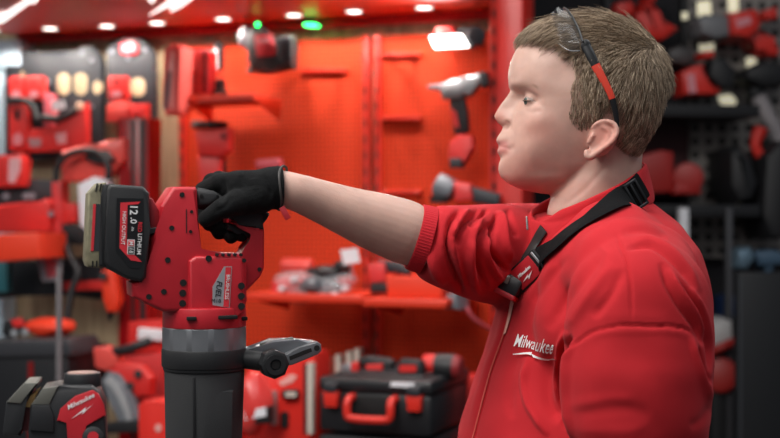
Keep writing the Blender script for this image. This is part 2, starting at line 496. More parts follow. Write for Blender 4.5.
# skin tone: ruddier at ear, nose, lips, cheeks; paler forearm
def gq(px, py, s, sy=None):
    sy = sy or s
    return np.exp(-((Q[:, 0]-px)/s)**2-((Q[:, 1]-py)/sy)**2)
head = (Q[:, 1] < 235) & (Q[:, 0] > 470) & (V[:, 1] > 1.60)
C = np.tile(np.array(srgb('c09b8d')), (len(V), 1))
red = np.array(srgb('c87a6b')); lip = np.array(srgb('b87a72'))
wr = np.clip(.7*gq(604, 138, 17, 20)+.55*gq(497, 117, 9)+.35*gq(540, 130, 20)+.2*gq(515, 165, 20)+.25*gq(590, 190, 40, 12), 0, 1)*head
C += (red-C)*wr[:, None]
wl = np.clip(1.2*np.exp(-((Q[:, 0]-500)/9)**4-((Q[:, 1]-147)/6.5)**4), 0, 1)*head
C += (lip-C)*wl[:, None]
setcol(bme, C)
skin = mat('skin', 'd0a08c', rough=.48, bump=.12, bscale=900, attr='Col', noise=.09, nscale=45, sss=.12, spec=.4)

foot = P(585, 438, HD); foot.z = 0
man = empty('person', foot, 0, 'man in red zip sweatshirt in profile, one gloved hand on the red tool', 'person')
MI = Matrix.Translation(-foot)
def mpart(name, me, m, parent=None, angle=False, **k):
    me.transform(MI); o = link(name, me, m, man if parent is None else parent, angle=angle); return o
def mbuild(mb, name, m, parent=None, angle=True):
    bmesh.ops.recalc_face_normals(mb.bm, faces=mb.bm.faces[:])
    me = bpy.data.meshes.new(name); mb.bm.to_mesh(me); mb.bm.free()
    return mpart(name, me, m, parent, angle)
BB = bvh_of(bme)
bcopy = bme.copy()
body = mpart('body', bme, skin)

# eye
e = MB(); e.sph(EC, ER+.0009, n=28); eo = mbuild(e, 'eyeball', mat('eye_white', 'a08c84', rough=.15)); 
e = MB(); ed = Vector((-1, -.36, -.07)).normalized(); e.cyl(EC+ed*(ER*.80), EC+ed*(ER*1.09), .0056, .0046, n=24, bev=.0004); mbuild(e, 'iris', mat('iris', '4c5a55', rough=.1), eo)
e = MB(); e.cyl(EC+ed*(ER*.9), EC+ed*(ER*1.10), .0024, n=20); mbuild(e, 'pupil', mat('pupil', '060606', rough=.1), eo)

e = MB(); e.tube([EC+Vector((-math.cos(a)*(ER+.0024), -math.sin(a)*(ER+.0024), .0006-.0016*math.sin(a))) for a in np.linspace(-.3, 1.25, 14)], [.0003]+[.0007]*12+[.0003], n=6); mbuild(e, 'eyelashes', mat('lash', '5a4438', rough=.8))
# ---------------------------------------------------------------- hair
hairline = [(588, 8), (545, 17), (525, 27), (512, 33), (517, 38), (530, 42), (548, 43), (556, 46), (563, 55), (565, 75), (566, 92), (566, 100), (569, 112), (577, 121), (586, 126), (590, 128),
            (597, 117), (606, 113), (615, 118), (619, 128), (617, 142), (613, 152), (615, 160), (622, 168), (634, 171), (646, 168), (658, 145), (668, 118), (673, 95), (672, 75), (664, 52), (650, 33), (628, 19), (606, 12)]
hp = [(522, 52), (517, 43), (517, 36), (528, 25), (545, 17), (566, 13), (588, 11), (608, 13), (628, 20), (650, 35), (664, 55), (671.5, 80), (671, 100), (669, 120), (662, 139), (651, 156), (643, 168), (620, 180), (560, 160), (530, 110)]
_, RH = polar(hp, sig=2.5)
HX, HY, HZ = head_points(RH, RH, .090)
HV = np.stack([HX+HC.x, HY+HC.y, HZ+HC.z], -1)
def inside(poly, Q):
    x, y = Q[..., 0], Q[..., 1]; r = np.zeros(x.shape, bool); n = len(poly)
    for i in range(n):
        x1, y1 = poly[i]; x2, y2 = poly[(i+1) % n]
        c = ((y1 > y) != (y2 > y)) & (x < (x2-x1)*(y-y1)/((y2-y1) or 1e-9)+x1)
        r ^= c
    return r
# hairline tested in the head's own side view (mirror-symmetric)
SQ = np.stack([590+HX/HS*(1), 105-HZ/HS], -1)
HLs = [(590+(x-590)*(1.0 if not (560 < x < 640 and y > 45) else .955), 105+(y-105)*(1.0 if not (560 < x < 640 and y > 45) else .955)) for x, y in hairline]
ka = [q for q in HLs if 0]
front = [(500, 47)]+HLs[4:29]+[(660, 158)]
big = [(500, -40), (500, 30)]+[(x-4 if x < 530 else x, y) for x, y in HLs[3:29]]+[(660, 160), (720, 150), (720, -40)]
M = inside(big, SQ)
na, nt = HX.shape
SHX, SHY, SHZ = head_points(RF*1.0, RB, .0805)
hl = np.array(front)
hd_, _, _ = segdist(SQ.reshape(-1, 2), hl)
hd_ = hd_.reshape(SQ.shape[:2])
bl = np.clip(hd_/15, 0, 1); bl = np.where((SQ[..., 0] < 565) & (SQ[..., 1] < 58), np.clip(hd_/5+.35, 0, 1), bl)
bl = (bl*bl*(3-2*bl))[..., None]
SKV = np.stack([SHX+HC.x, SHY+HC.y, SHZ+HC.z], -1)
sn = SKV-np.array(HC); sn /= np.linalg.norm(sn, axis=-1)[..., None]
HV = (SKV+sn*.0015)*(1-bl)+HV*bl
# clumpy relief
noise = np.zeros(HX.shape)
for k in range(14):
    fr = 8+k*5; ph = random.random()*6
    noise += np.sin(AG[:, None]*fr*(1)+np.arange(nt)[None]*.05*fr*.4+ph+2*np.sin(np.arange(nt)[None]*.07+k))/14
HVn = HV-np.array(HC); HVn = HVn*(1+noise*.006)[..., None]+np.array(HC)
shr = np.ones(HX.shape)
Vh = HVn.reshape(-1, 3); Fh = []
for i in range(na):
    i2 = (i+1) % na
    for j in range(nt-1):
        if M[i, j] and M[i2, j] and M[i, j+1] and M[i2, j+1]:
            Fh.append((i*nt+j, i*nt+j+1, i2*nt+j+1, i2*nt+j))
used = np.unique(np.array(Fh)); remap = -np.ones(len(Vh), int); remap[used] = np.arange(len(used))
# cap pulled slightly in under the strands
Vc = (Vh[used]-np.array(HC))*.925+np.array(HC)
kf = remap[np.array(Fh)]
hme = npmesh('hair', Vc, kf)
hairm = mat('hair', '8f7a62', rough=.55, attr='Col', spec=.35)
# strands
SV = []; SF = []; SCc = []
whorl = np.array([648, 52])
cand = [(i, j) for i in range(0, na) for j in range(nt) if M[i, j]]
cw = np.array([abs(HV[i, (j+1) % nt]-HV[i, j-1]).sum()*np.linalg.norm(HV[(i+1) % na, j]-HV[i-1, j]) if 0 < j < nt-1 else 0 for i, j in cand])
cw /= cw.sum()
sel = np.random.choice(len(cand), 21000, p=cw)
cols = [np.array(srgb(c)) for c in ('a08b74', 'b39e87', '837059', 'cbb69d', '6c5947', 'ab967e')]
hc = np.array(HC)
for s_ in sel:
    i, j = cand[s_]
    p = HV[i, j].copy()
    nrm = p-hc; nrm /= np.linalg.norm(nrm)
    side = HY[i, j]
    q = SQ[i, j]
    d2 = q-whorl; L2 = np.hypot(*d2)+1e-3; d2 = d2/L2
    a3 = np.array([d2[0], 0, -d2[1]])
    # crown hair combed forward; sides fall down and forward; back falls down
    tp = np.clip((60-q[1])/30, 0, 1); bk = np.clip((q[0]-625)/25, 0, 1)
    dirv = a3*.9+np.array([-.5, 0, .1])*tp+np.array([0, 0, -.9])*bk*(1-tp)+np.array([-.10, 0, -.75])*(1-tp)*(1-bk)
    if q[0] < 596 and q[1] > 56: dirv = dirv*.3+np.array([.12, 0, -.9])
    dirv[1] += np.sign(side)*.25*tp
    dirv += np.random.normal(0, .16, 3)
    dirv -= nrm*dirv.dot(nrm); dirv /= np.linalg.norm(dirv)+1e-6
    L = (.016+.016*tp)*random.uniform(.6, 1.25)
    if q[1] > 125 or (q[0] < 585 and q[1] > 60): L *= .6
    if q[0] < 545 and tp > .3: L *= .5
    lift = random.uniform(.04, .24)+(.22 if random.random() < .06 else 0)
    wv = np.cross(dirv, nrm); rad = random.uniform(.00030, .00058)
    c = cols[random.randrange(6)]*random.uniform(.58, 1.1)
    b0 = len(SV); n_ = 4
    cur = p-nrm*.002
    bend = random.uniform(-.25, .25)
    for k in range(n_):
        t = k/(n_-1)
        dd = dirv*math.cos(t*.5)+wv*bend*t+nrm*(lift-t*.35)
        if k: cur = cur+dd*L/(n_-1)
        rr = rad*(1-.75*t)
        off = cur-hc; 
        for a in (0, 2.09, 4.19):
            SV.append(cur+wv*math.cos(a)*rr+nrm*math.sin(a)*rr); SCc.append(c)
    for k in range(n_-1):
        for a in range(3):
            SF.append((b0+k*3+a, b0+k*3+(a+1) % 3, b0+k*3+3+(a+1) % 3, b0+k*3+3+a))
sme = npmesh('hair_strands', SV, SF); setcol(sme, np.array(SCc))
setcol(hme, np.tile(np.array(srgb('7a6752')), (len(Vc), 1)))
hair = mpart('hair', hme, hairm)
mpart('hair_strands', sme, hairm, hair)
# eyebrow and forearm hairs
def fuzz(name, n, fn, bv, m, col, parent):
    SV = []; SF = []; C = []
    for _ in range(n):
        px, py, dx, dy, L, r, lift = fn()
        p, nn = hit(bv, px, py)
        if p is None: continue
        p2, n2 = hit(bv, px+dx, py+dy)
        if p2 is None or (p2-p).length > .03: continue
        d = (p2-p).normalized(); w_ = d.cross(nn); b0 = len(SV)
        for k in range(3):
            c = p+d*(L*k/2)+nn*(lift*L*k/2-.0002); rr = r*(1-.4*k)
            for a in (0, 2.09, 4.19):
                SV.append(c+w_*math.cos(a)*rr+nn*math.sin(a)*rr); C.append(np.array(srgb(col)))
        for k in range(2):
            for a in range(3): SF.append((b0+k*3+a, b0+k*3+(a+1) % 3, b0+k*3+3+(a+1) % 3, b0+k*3+3+a))
    me = npmesh(name, SV, SF); setcol(me, np.array(C)); return mpart(name, me, m, parent)
fuzz('eyebrow', 110, lambda: (lambda t: (512+t*24, 88.5-5*math.sin(t*2.6)+random.uniform(-1.8, 1.8)+1, 4, random.uniform(-1, 1), .005, .00011, .15))(random.random()), BB, hairm, 'b08e78', hair)
def fa():
    x = random.uniform(300, 415); t = (x-290)/125
    y = 177+t*22+abs(random.gauss(0, 5))
    return x, y, -4, -1.5, random.uniform(.004, .009), .00006, random.uniform(.1, .8)
fuzz('forearm_hair', 420, fa, BB, hairm, 'd2b49c', hair)
# ================================================================ clothes
jb = MB()
TJ = [(530, 577, .158, .212), (500, 577, .155, .212), (438, 577, .144, .206), (400, 584, .140, .197), (360, 593, .135, .188), (326, 599, .130, .178), (300, 602, .127, .170), (275, 604, .123, .160), (250, 603, .117, .145), (234, 600, .103, .118), (220, 597, .088, .096), (208, 596, .074, .08)]
loft(jb.bm, [ering(P(x, y, HD), a, b, 1., tilt=(.15 if y < 240 else 0)) for y, x, a, b in TJ])
cap = jb.capsule
cap(P(618, 232, 1.745), P(644, 276, 1.63), .046, .068, n=28)
cap(P(644, 276, 1.63), P(638, 306, 1.555), .068, .086, n=28)
cap(P(638, 306, 1.555), P(637, 375, 1.545), .086, .0885, n=32)
cap(P(637, 375, 1.545), P(638, 412, 1.545), .0885, .086, n=32)
cap(P(638, 412, 1.545), P(640, 500, 1.56), .083, .075, n=32)
cap(P(640, 500, 1.56), LW-Vector((-.02, 0, -.02)), .072, .045, n=24)
cap(P(668, 320, 1.70), P(650, 430, 1.76), .055, .075, n=24)
cap(P(598, 268, 1.70), P(595, 330, 1.66), .072, .078, n=28)
cap(P(598, 268, 1.70), P(625, 275, 1.60), .070, .072, n=28)
cap(P(595, 330, 1.665), P(592, 430, 1.71), .074, .072, n=28)
cap(P(613, 250, 1.68), P(632, 290, 1.59), .066, .080, n=28)
cap(P(588, 275, 1.675), P(584, 320, 1.66), .060, .066, n=28)
# raised right arm
SL = [(P(560, 262, 1.93), .078), (P(530, 256, 1.88), .077), (P(505, 255, 1.81), .0715), (P(482, 253, 1.765), .066), (P(460, 249, 1.725), .0590), (P(444, 245.5, 1.70), .0545), (P(433, 242, 1.69), .0500), (P(428, 240.5, 1.687), .0455), (P(426, 240, 1.686), .0400)]
sp = smoothpath([(*a, r) for a, r in SL], 5)
jb.tube([p[:3] for p in sp], [p[3] for p in sp], n=36)
cap(P(575, 240, 1.86), P(545, 262, 1.90), .05, .07, n=24)
bmesh.ops.recalc_face_normals(jb.bm, faces=jb.bm.faces[:])
jme = remesh(jb.bm, .0028, 50, 'jacket')
SLV = (1.6, 2.1)
S = []
# right sleeve: gathered folds (left of x = 515 only)
def A(st):
    if st[0][0][0] < 520 and st[0][0][1] < 250: st = (st[0], st[1]*.86, st[2]*2.9)+tuple(st[3:])
    elif min(q[1] for q in st[0]) > 396: st = (st[0], st[1]*1.2, st[2]*.75)+tuple(st[3:])
    else: st = (st[0], st[1], st[2]*1.6)+tuple(st[3:])
    S.append(st)
A(([(462, 208), (451, 222), (447, 240), (451, 262), (458, 282), (463, 294)], 3.2, -5))
A(([(440, 211), (433, 230), (432, 252), (437, 272), (446, 285)], 5.5, 3.2))
A(([(455, 214), (452, 240), (457, 262), (466, 288)], 2.5, 2.4))
A(([(480, 209), (468, 220), (460, 233), (456, 246)], 3.0, -4.5))
A(([(470, 208), (458, 224), (453, 236)], 2.6, 2.4))
A(([(489, 209), (476, 219), (471, 228)], 2.4, -3.2))
A(([(484, 214), (474, 232), (470, 255), (474, 280), (482, 298)], 4.5, 2.8))
A(([(492, 222), (480, 236), (477, 255), (481, 274), (488, 290)], 2.8, -3.8))
A(([(497, 214), (493, 231), (492, 248), (500, 263), (509, 273)], 2.8, -6.0))
A(([(488, 236), (484, 250), (492, 268), (504, 281)], 3.2, 3.8))
A(([(500, 210), (502, 228), (505, 246), (512, 262)], 3.4, 3.6))
A(([(507, 208), (512, 224), (517, 238)], 3, -2.8))
A(([(470, 240), (468, 262), (472, 282)], 4, 1.5))
# left shoulder
A(([(616, 232), (619, 243), (623, 252), (628, 268), (631, 290), (632, 325)], 1.5, -2.2))
A(([(626, 250), (636, 246), (652, 246), (668, 256), (684, 272), (695, 290)], 3, -3.2))
A(([(634, 240), (652, 239), (672, 250), (690, 270), (701, 292)], 3.5, 2.4))
A(([(622, 232), (645, 230), (668, 238)], 4, -1.6))
A(([(660, 262), (668, 284), (681, 306), (696, 326), (704, 345)], 3.2, -4.2))
A(([(668, 268), (682, 292), (698, 318), (706, 340)], 3.2, 2.8))
A(([(676, 276), (692, 298), (702, 318), (708, 345), (708, 372)], 2.2, -3.6))
A(([(690, 286), (704, 312), (711, 345), (711, 380)], 2.0, 2.0))
A(([(560, 366), (566, 352), (577, 342), (592, 332), (610, 327.5), (624, 325.4), (651, 326), (678, 327), (694, 334), (706, 348)], 1.3, -2.0))
A(([(580, 347), (595, 336.5), (612, 332), (651, 331), (677, 332), (692, 340), (702, 355)], 4, .6))
A(([(560, 340), (600, 318), (640, 316), (672, 318)], 5, .3))
# sleeve front edge and the hollow in front of it
A(([(574, 340), (567, 360), (565.5, 385), (568, 412), (573, 440)], 3, 4.5))
A(([(571, 335), (563.5, 352), (561, 378), (561, 402), (566, 430)], 2.2, -8))
A(([(566, 330), (558.5, 350), (557, 378), (556, 402)], 2.6, 4.5))
A(([(552, 345), (546, 372), (546, 395), (552, 410), (562, 418)], 7, -6))
A(([(530, 355), (524, 380), (528, 402), (538, 420), (548, 436)], 3.6, 4.0))
A(([(517, 350), (510, 385), (512, 420)], 5, -1.6))
A(([(568, 407), (590, 402), (614, 398), (636, 401)], 5, 1.5))
A(([(572, 415), (600, 411), (630, 409), (652, 416)], 5.5, -2.0))
A(([(572, 430), (600, 431), (626, 431), (650, 425)], 5, 1.5))
A(([(691, 338), (697, 360), (706, 384), (711, 402)], 3.5, 3.2))
A(([(697, 346), (703, 366), (709, 384)], 2, -4))
A(([(712, 405), (703, 418), (690, 428)], 4, -3.))
# chest drapes running down from the shoulder to the zip
A(([(604, 250), (586, 272), (566, 300), (548, 330)], 6, -3.4))
A(([(612, 262), (596, 286), (578, 312), (566, 330)], 5.5, 2.4))
A(([(570, 256), (554, 274), (542, 290), (534, 304)], 4, -1.6))
A(([(622, 268), (610, 296), (592, 318)], 5, -2.2))
A(([(556, 262), (538, 284), (522, 308)], 4, 1.5))
# placket and zip
A(([(511, 306), (503, 336), (490, 373), (475, 430), (472, 442)], 1.6, -2.6))
A(([(507, 306), (499, 336), (485, 373), (469, 430)], 3.5, 1.4))
sculpt(jme, S)
# slight overall unevenness of the cloth
V = getV(jme); N = getN(jme)
u = np.sin(V[:, 0]*61+V[:, 2]*33+2*np.sin(V[:, 1]*41))*np.sin(V[:, 2]*57+V[:, 1]*29)
V += N*(u*.0010)[:, None]; setV(jme, V)
JB = bvh_of(jme)
def cloth(name, col, sc=1400, b=.25):
    m = mat(name, col, rough=.85, sheen=.04, noise=.07, nscale=25, bump=b, bscale=sc, spec=.2)
    return m
redc = cloth('red_fleece', 'ba222a')
jcopy = jme.copy()
jacket = mpart('sweatshirt', jme, redc)
# seams stitched as thin cords
def surfline(bv, pts, off=0.):
    out = []; nn = []
    for p in smoothpath(pts):
        h, n_ = hit(bv, p[0], p[1])
        if h is not None: out.append(h+n_*off); nn.append(n_)
    return out, nn
# zip teeth line
zp, zn = surfline(JB, [(514.5, 296), (511, 306), (503, 336), (490, 373), (475, 430), (470, 450)], .0006)
m_ = MB(); m_.tube(zp, .0011, n=6); mbuild(m_, 'zip', mat('zip_coral', 'e2685c', rough=.4), jacket)
# collar
cb = []
CK = 72; rings = []
cc_t = P(588, 193, HD); 
def collar_ring(dz, grow, rnd, drop=0.):
    R = []
    for k in range(CK):
        t = 2*pi*k/CK; cs = math.cos(t); sn = math.sin(t)
        a = .078+grow; b = .070+grow
        p = cc_t+FW*(cs*a)+LF*(sn*b)
        h = (-.0335 if cs > 0 else -.0395)*cs+ .004*cs*cs + .011*max(0, sn)**2
        if cs > .88: h -= (cs-.88)*.07
        p = p+Vector((0, 0, h+dz))
        R.append(p)
    return R
prof = [(-.052, .016), (-.034, .0125), (-.018, .0085), (-.004, .0055), (.0005, .0030), (.0005, -.0005), (-.004, -.0025), (-.02, -.001), (-.05, .004)]
L = [collar_ring(dz, g, 0) for dz, g in prof]
cm = MB()
vs = [[cm.bm.verts.new(p) for p in R] for R in L]
for i in range(len(vs)):
    A_ = vs[i]; B_ = vs[(i+1) % len(vs)]
    for k in range(CK): cm.bm.faces.new((A_[k], A_[(k+1) % CK], B_[(k+1) % CK], B_[k]))
bmesh.ops.recalc_face_normals(cm.bm, faces=cm.bm.faces[:])
cme = bpy.data.meshes.new('collar'); cm.bm.to_mesh(cme); cm.bm.free()
cme2 = bpy.data.objects.new('t', cme); COL.objects.link(cme2); sb = cme2.modifiers.new('s', 'SUBSURF'); sb.levels = 2
bpy.context.evaluated_depsgraph_get().update(); cfin = bpy.data.meshes.new_from_object(cme2.evaluated_get(bpy.context.evaluated_depsgraph_get())); bpy.data.objects.remove(cme2)
sculpt(cfin, [([(527, 206), (530, 214), (545, 222), (565, 219), (590, 207), (620, 188)], 2.2, -1.5), ([(524, 203), (526, 216)], 1.2, -2.)])
CB = bvh_of(cfin); ccopy = cfin.copy()
mpart('collar', cfin, redc)
m_ = MB(); z0 = P(526.5, 217, 1.672); z1 = P(527.5, 229, 1.668)
m_.capsule(z0, z1, .0012, .0016, n=8); mbuild(m_, 'zip_puller', mat('zip_grey', '8a8484', rough=.35, metal=.6), jacket)
# cuff at the raised elbow
def cuffm():
    m = MB(); ax = []
    a = P(428, 240.5, 1.688); b = P(414, 236.5, 1.686)
    d = (b-a).normalized()
    prof = [(0, .0375), (0, .0420), (.004, .0440), (.5, .0438), (.94, .0428), (1, .0415), (1, .0395), (.8, .0375)]
    R = d.to_track_quat('Z', 'Y').to_matrix(); n = 140; L = []
    for t, r in prof:
        c = a.lerp(b, t)
        L.append([m.bm.verts.new(c+R @ Vector((math.cos(2*pi*k/n), math.sin(2*pi*k/n), 0))*(r+(.0006 if k % 2 and r > .039 else 0))) for k in range(n)])
    for i in range(len(L)):
        A_ = L[i]; B_ = L[(i+1) % len(L)]
        for k in range(n): m.bm.faces.new((A_[k], A_[(k+1) % n], B_[(k+1) % n], B_[k]))
    return m
mbuild(cuffm(), 'cuff', cloth('red_rib', 'b8202b', 700, .3))
# chest logo: hand lettering over a lightning stroke, laid on the cloth
white = mat('white_print', 'f0eeee', rough=.6)
def lay(name, polys, bv, m, parent, off=.0008, conv=None, lo=None):
    """flat print shapes given in picture px, draped on the surface"""
    V = []; Fc = []
    for poly in polys:
        b0 = len(V); ok = True; q = []
        for x, y in poly:
            h, n_ = hit(bv, x, y)
            if h is None: ok = False; break
            q.append(h+n_*off)
        if ok: V += q; Fc.append(list(range(b0, b0+len(q))))
    me = npmesh(name, V, Fc)
    return mpart(name, me, m, parent)
def textquads(txt, ox, oy, w, h, rot=0., shear=0., ratio=1., bold=0.):
    """triangulated lettering as px polygons: baseline left at (ox,oy), cap height h px, total width w px"""
    cu = bpy.data.curves.new('t', 'FONT'); cu.body = txt; cu.size = 1; cu.shear = shear; cu.resolution_u = 2; cu.offset = bold
    o = bpy.data.objects.new('t', cu); COL.objects.link(o); dg = bpy.context.evaluated_depsgraph_get(); dg.update()
    me = bpy.data.meshes.new_from_object(o.evaluated_get(dg)); bpy.data.objects.remove(o)
    co = np.array([v.co[:2] for v in me.vertices]); co[:, 0] -= co[:, 0].min(); co[:, 0] *= w/co[:, 0].max(); co[:, 1] *= h/.72
    c, s = math.cos(rot), math.sin(rot)
    X_ = ox+co[:, 0]*c+co[:, 1]*s; Y_ = oy+co[:, 0]*s-co[:, 1]*c
    return [[(X_[i], Y_[i]) for i in p.vertices] for p in me.polygons]
def logo_px(ox, oy, w, h, rot):
    """script word with a long-tailed first letter over a jagged underline"""
    c, s = math.cos(rot), math.sin(rot)
    def T(x, y): return (ox+x*w*c-y*h*s, oy+x*w*s+y*h*c)
    pol = textquads('Milwaukee', *T(.0, .62), w*.94, h*.60, rot, shear=.35, bold=.004)
    def strip(t0, t1, b0, b1, k=7):
        for q in range(k):
            f = lambda p, r, a: (p[0]+(r[0]-p[0])*a, p[1]+(r[1]-p[1])*a)
            a0, a1 = q/k, (q+1)/k
            pol.append([T(*f(t0, t1, a0)), T(*f(t0, t1, a1)), T(*f(b0, b1, a1)), T(*f(b0, b1, a0))])
    strip((.0, .97), (.46, .76), (.02, .99), (.44, .92)); strip((.44, .86), (.98, .84), (.50, 1.0), (.98, .87))
    return pol
lay('chest_logo', logo_px(518, 333, 42, 22, math.radians(9)), JB, white, jacket, off=.0038)
lay('zip_tape_lit', [[(512, 299), (515, 303), (511.5, 318), (509, 316)], [(509, 316), (511.5, 318), (507, 333), (504, 335)]], JB, mat('zip_tape_lit', 'f2b0a0', rough=.5), jacket, off=.0020)  # pale coral paints the light caught by the upper zip

# trousers and shoes, below the frame
tb = MB()
loft(tb.bm, [ering(HIP+Vector((0, 0, .12)), .145, .185), ering(HIP, .145, .19), ering(HIP+Vector((0, 0, -.1)), .13, .185)])
sh = []
for sgn in (-1, 1):
    h = HIP+LF*(.095*sgn); kn = h+Vector((0, 0, -.45))+FW*.03; an = Vector((kn.x, kn.y, .09))-FW*.02
    tb.capsule(h, kn, .10, .073, n=24); tb.capsule(kn, an, .073, .062, n=24)
bmesh.ops.recalc_face_normals(tb.bm, faces=tb.bm.faces[:])
tme = remesh(tb.bm, .008, 3, 'trousers'); mpart('trousers', tme, mat('dark_cotton', '23252b', rough=.9, bump=.2))
for sgn in (-1, 1):
    h = HIP+LF*(.095*sgn); kn = h+FW*.03; an = Vector((kn.x, kn.y, .05))-FW*.02
    s_ = MB(); s_.capsule(an-FW*.02+Vector((0, 0, .004)), an+FW*.16+Vector((0, 0, -.008)), .050, .040, n=20)
    s_.capsule(an+Vector((0, 0, .05)), an, .048, .05, n=20)
    for v in s_.bm.verts: v.co.z = max(v.co.z, .004)
    mbuild(s_, 'shoe', mat('shoe_leather', '1a1a1b', rough=.5))

# ---------------------------------------------------------------- glove
g = MB(); c_ = g.capsule
GD = 1.615
c_(P(266, 190, GD), P(238, 189, GD), .0255, .0235, n=24)
c_(P(262, 196, GD-.008), P(236, 203, GD-.018), .021, .0165, n=20)     # thumb base
c_(P(246, 192, GD), P(230, 193, GD+.01), .0235, .022, n=20)
c_(P(238, 202, GD-.022), P(221, 209, GD-.040), .0165, .0125, n=16)   # thumb
c_(P(221, 209, GD-.040), P(206, 219, GD-.043), .0125, .0100, n=16)
# fingers: over the far side, tips curling under towards the camera
fing = [[(228, 184, .012), (212, 182, .026), (203, 197, .042), (204, 215, .034), (209, 224, .012)],
        [(234, 184, .022), (219, 180, .045), (211, 200, .058), (213, 222, .045), (219, 232.5, .012)],
        [(243, 185, .025), (229, 183, .052), (223, 204, .062), (226, 228, .045), (231, 237, .006)],
        [(251, 188, .028), (240, 187, .052), (235, 206, .058), (238, 229, .040), (241.5, 236, .006)]]
rr_ = [[.0125, .0118, .0105, .0098, .0090], [.0128, .0120, .0108, .0100, .0092], [.0122, .0114, .0104, .0096, .0088], [.0115, .0105, .0094, .0086, .0078]]
for f_, r_ in zip(fing, rr_):
    for k in range(4):
        a, b = f_[k], f_[k+1]
        c_(P(a[0], a[1], GD+a[2]), P(b[0], b[1], GD+b[2]), r_[k], r_[k+1], n=14)
# index knuckle and first phalanx along the top near edge
c_(P(240, 184, GD-.006), P(218, 183, GD-.004), .0165, .0118, n=16)
c_(P(218, 183, GD-.004), P(203, 190, GD+.014), .0118, .0105, n=16)
# gauntlet
cu_ = [(P(262, 190, GD), .0262, 1.), (P(272, 188, 1.617), .0268, 1.), (P(278, 188, 1.618), .0275, 1), (P(281.5, 188, 1.619), .0278, 1)]
g.tube([a for a, r, _ in cu_], [r for a, r, _ in cu_], n=32)
bmesh.ops.recalc_face_normals(g.bm, faces=g.bm.faces[:])
gme = remesh(g.bm, .0016, 3, 'glove')
sculpt(gme, [([(222, 178), (226, 190), (220, 202)], 2.0, -2.0), ([(232, 196), (226, 206), (214, 212)], 2.5, -1.5), ([(240, 176), (246, 186)], 2.5, -1.), ([(262, 174), (268, 190), (264, 205)], 3, -1.5),
             ([(268, 176), (271, 190), (268, 208)], 2, -1.5), ([(252, 178), (256, 190)], 3, 1.)])
# open end of the gauntlet: hollow it
glv = mpart('glove', gme, mat('glove_knit', '111213', rough=.92, bump=.6, bscale=700, noise=.35, nscale=120, sheen=.03, spec=.15))
m_ = MB()
n = 40; ca = P(281.5, 188, 1.619); d = Vector((1, .02, -.12)).normalized(); R = d.to_track_quat('Z', 'Y').to_matrix()
ring = [ca+R @ Vector((math.cos(2*pi*k/n)*.0275, math.sin(2*pi*k/n)*.0275, 0))+d*(.0035*math.sin(4*pi*k/n)) for k in range(n)]
m_.tube(ring, .0016, n=8, closed=True); mbuild(m_, 'cuff_piping', mat('piping', '3b3836', rough=.6), glv)
m_ = MB(); tg = P(285, 213, 1.60)
m_.box(tg, (.0075, .0015, .017), .0005, rot=Matrix.Rotation(-.5, 3, 'Y')); mbuild(m_, 'glove_tag', mat('tag_red', 'b3202c', rough=.6), glv)
# ================================================================ the red cordless tool in the gloved hand
PSI = math.radians(17)
T0 = P(205, 250, 1.612); TN = Vector((math.sin(PSI), -math.cos(PSI), 0)); TX = Vector((math.cos(PSI), math.sin(PSI), 0))
U = 1.61/F
CT = 1.10                      # counter height
def tp(px, py, off=0.):
    o = Vector((0, 0, CAMZ)); d = P(px, py, 1)-o; p0 = T0+TN*off
    p = o+d*((p0-o).dot(TN)/d.dot(TN)); r = p-T0
    return (r.dot(TX), r.z)
def tpoly(pts, off): return [tp(x, y, off) for x, y in pts]
tool = empty('cordless_power_tool', T0, PSI, 'tall red cordless power tool with black barrel, held from above by the gloved hand', 'power tool')
red = mat('tool_red', 'b81f2b', rough=.42, noise=.04, nscale=50, bump=.12, bscale=1500)
redd = mat('tool_red_dark', '8d1620', rough=.5)
blk = mat('tool_black', '1f2022', rough=.5, bump=.15, bscale=900)
blk2 = mat('tool_rubber', '262729', rough=.75, bump=.2, bscale=700)
gry = mat('tool_grey_metal', '8a8c90', rough=.36, metal=.6, noise=.1, nscale=30)
dhole = mat('dark_hole', '0a0a0b', rough=.8)
lblk = mat('label_black', '17181a', rough=.35)
lred = mat('label_red', 'd2323c', rough=.4)
lwht = mat('label_white', 'e6e6e6', rough=.4)
silver = mat('label_silver', 'b9bcc0', rough=.3, metal=.5)
def tx(s, px, py, off, h, name, m, parent, rot=90, shear=0., bold=0., space=1.):
    x, z = tp(px, py, off)
    return text_poly(s, h*U*1.38, m, name, Matrix.Translation((x, -off-.0002, z)) @ Matrix.Rotation(math.radians(rot), 4, 'Y'), parent, depth=.0003, shear=shear, bold=bold, space=space)
TH = .036
b = MB()
b.prism(tpoly([(173, 186.5), (196, 187), (197.5, 190), (197, 249), (200, 253), (241, 253.5), (247, 262), (247, 300), (245, 312), (163, 312), (132.5, 297), (131.5, 283), (147, 281), (152, 236), (160, 232), (160, 206)], TH), -TH, TH, .005, 3)
b.prism(tpoly([(189, 261), (196, 256), (242, 256.5), (244.5, 262), (245, 313), (237, 316), (229, 319), (213, 319), (206, 313), (189, 313)], TH+.006), -TH-.006, TH, .004, 3)
body_t = b.build('housing', red, tool)
for x, y in ((183.7, 283), (183.2, 293.3), (183, 303.6), (241, 285.8), (241, 296), (241, 306)):
    b = MB(); lx, lz = tp(x, y, TH+.004); b.cyl((lx, -TH-.0072 if x > 200 else -TH-.0008, lz), (lx, -.01, lz), .0042, n=20); b.build('bolt_hole', dhole, body_t)
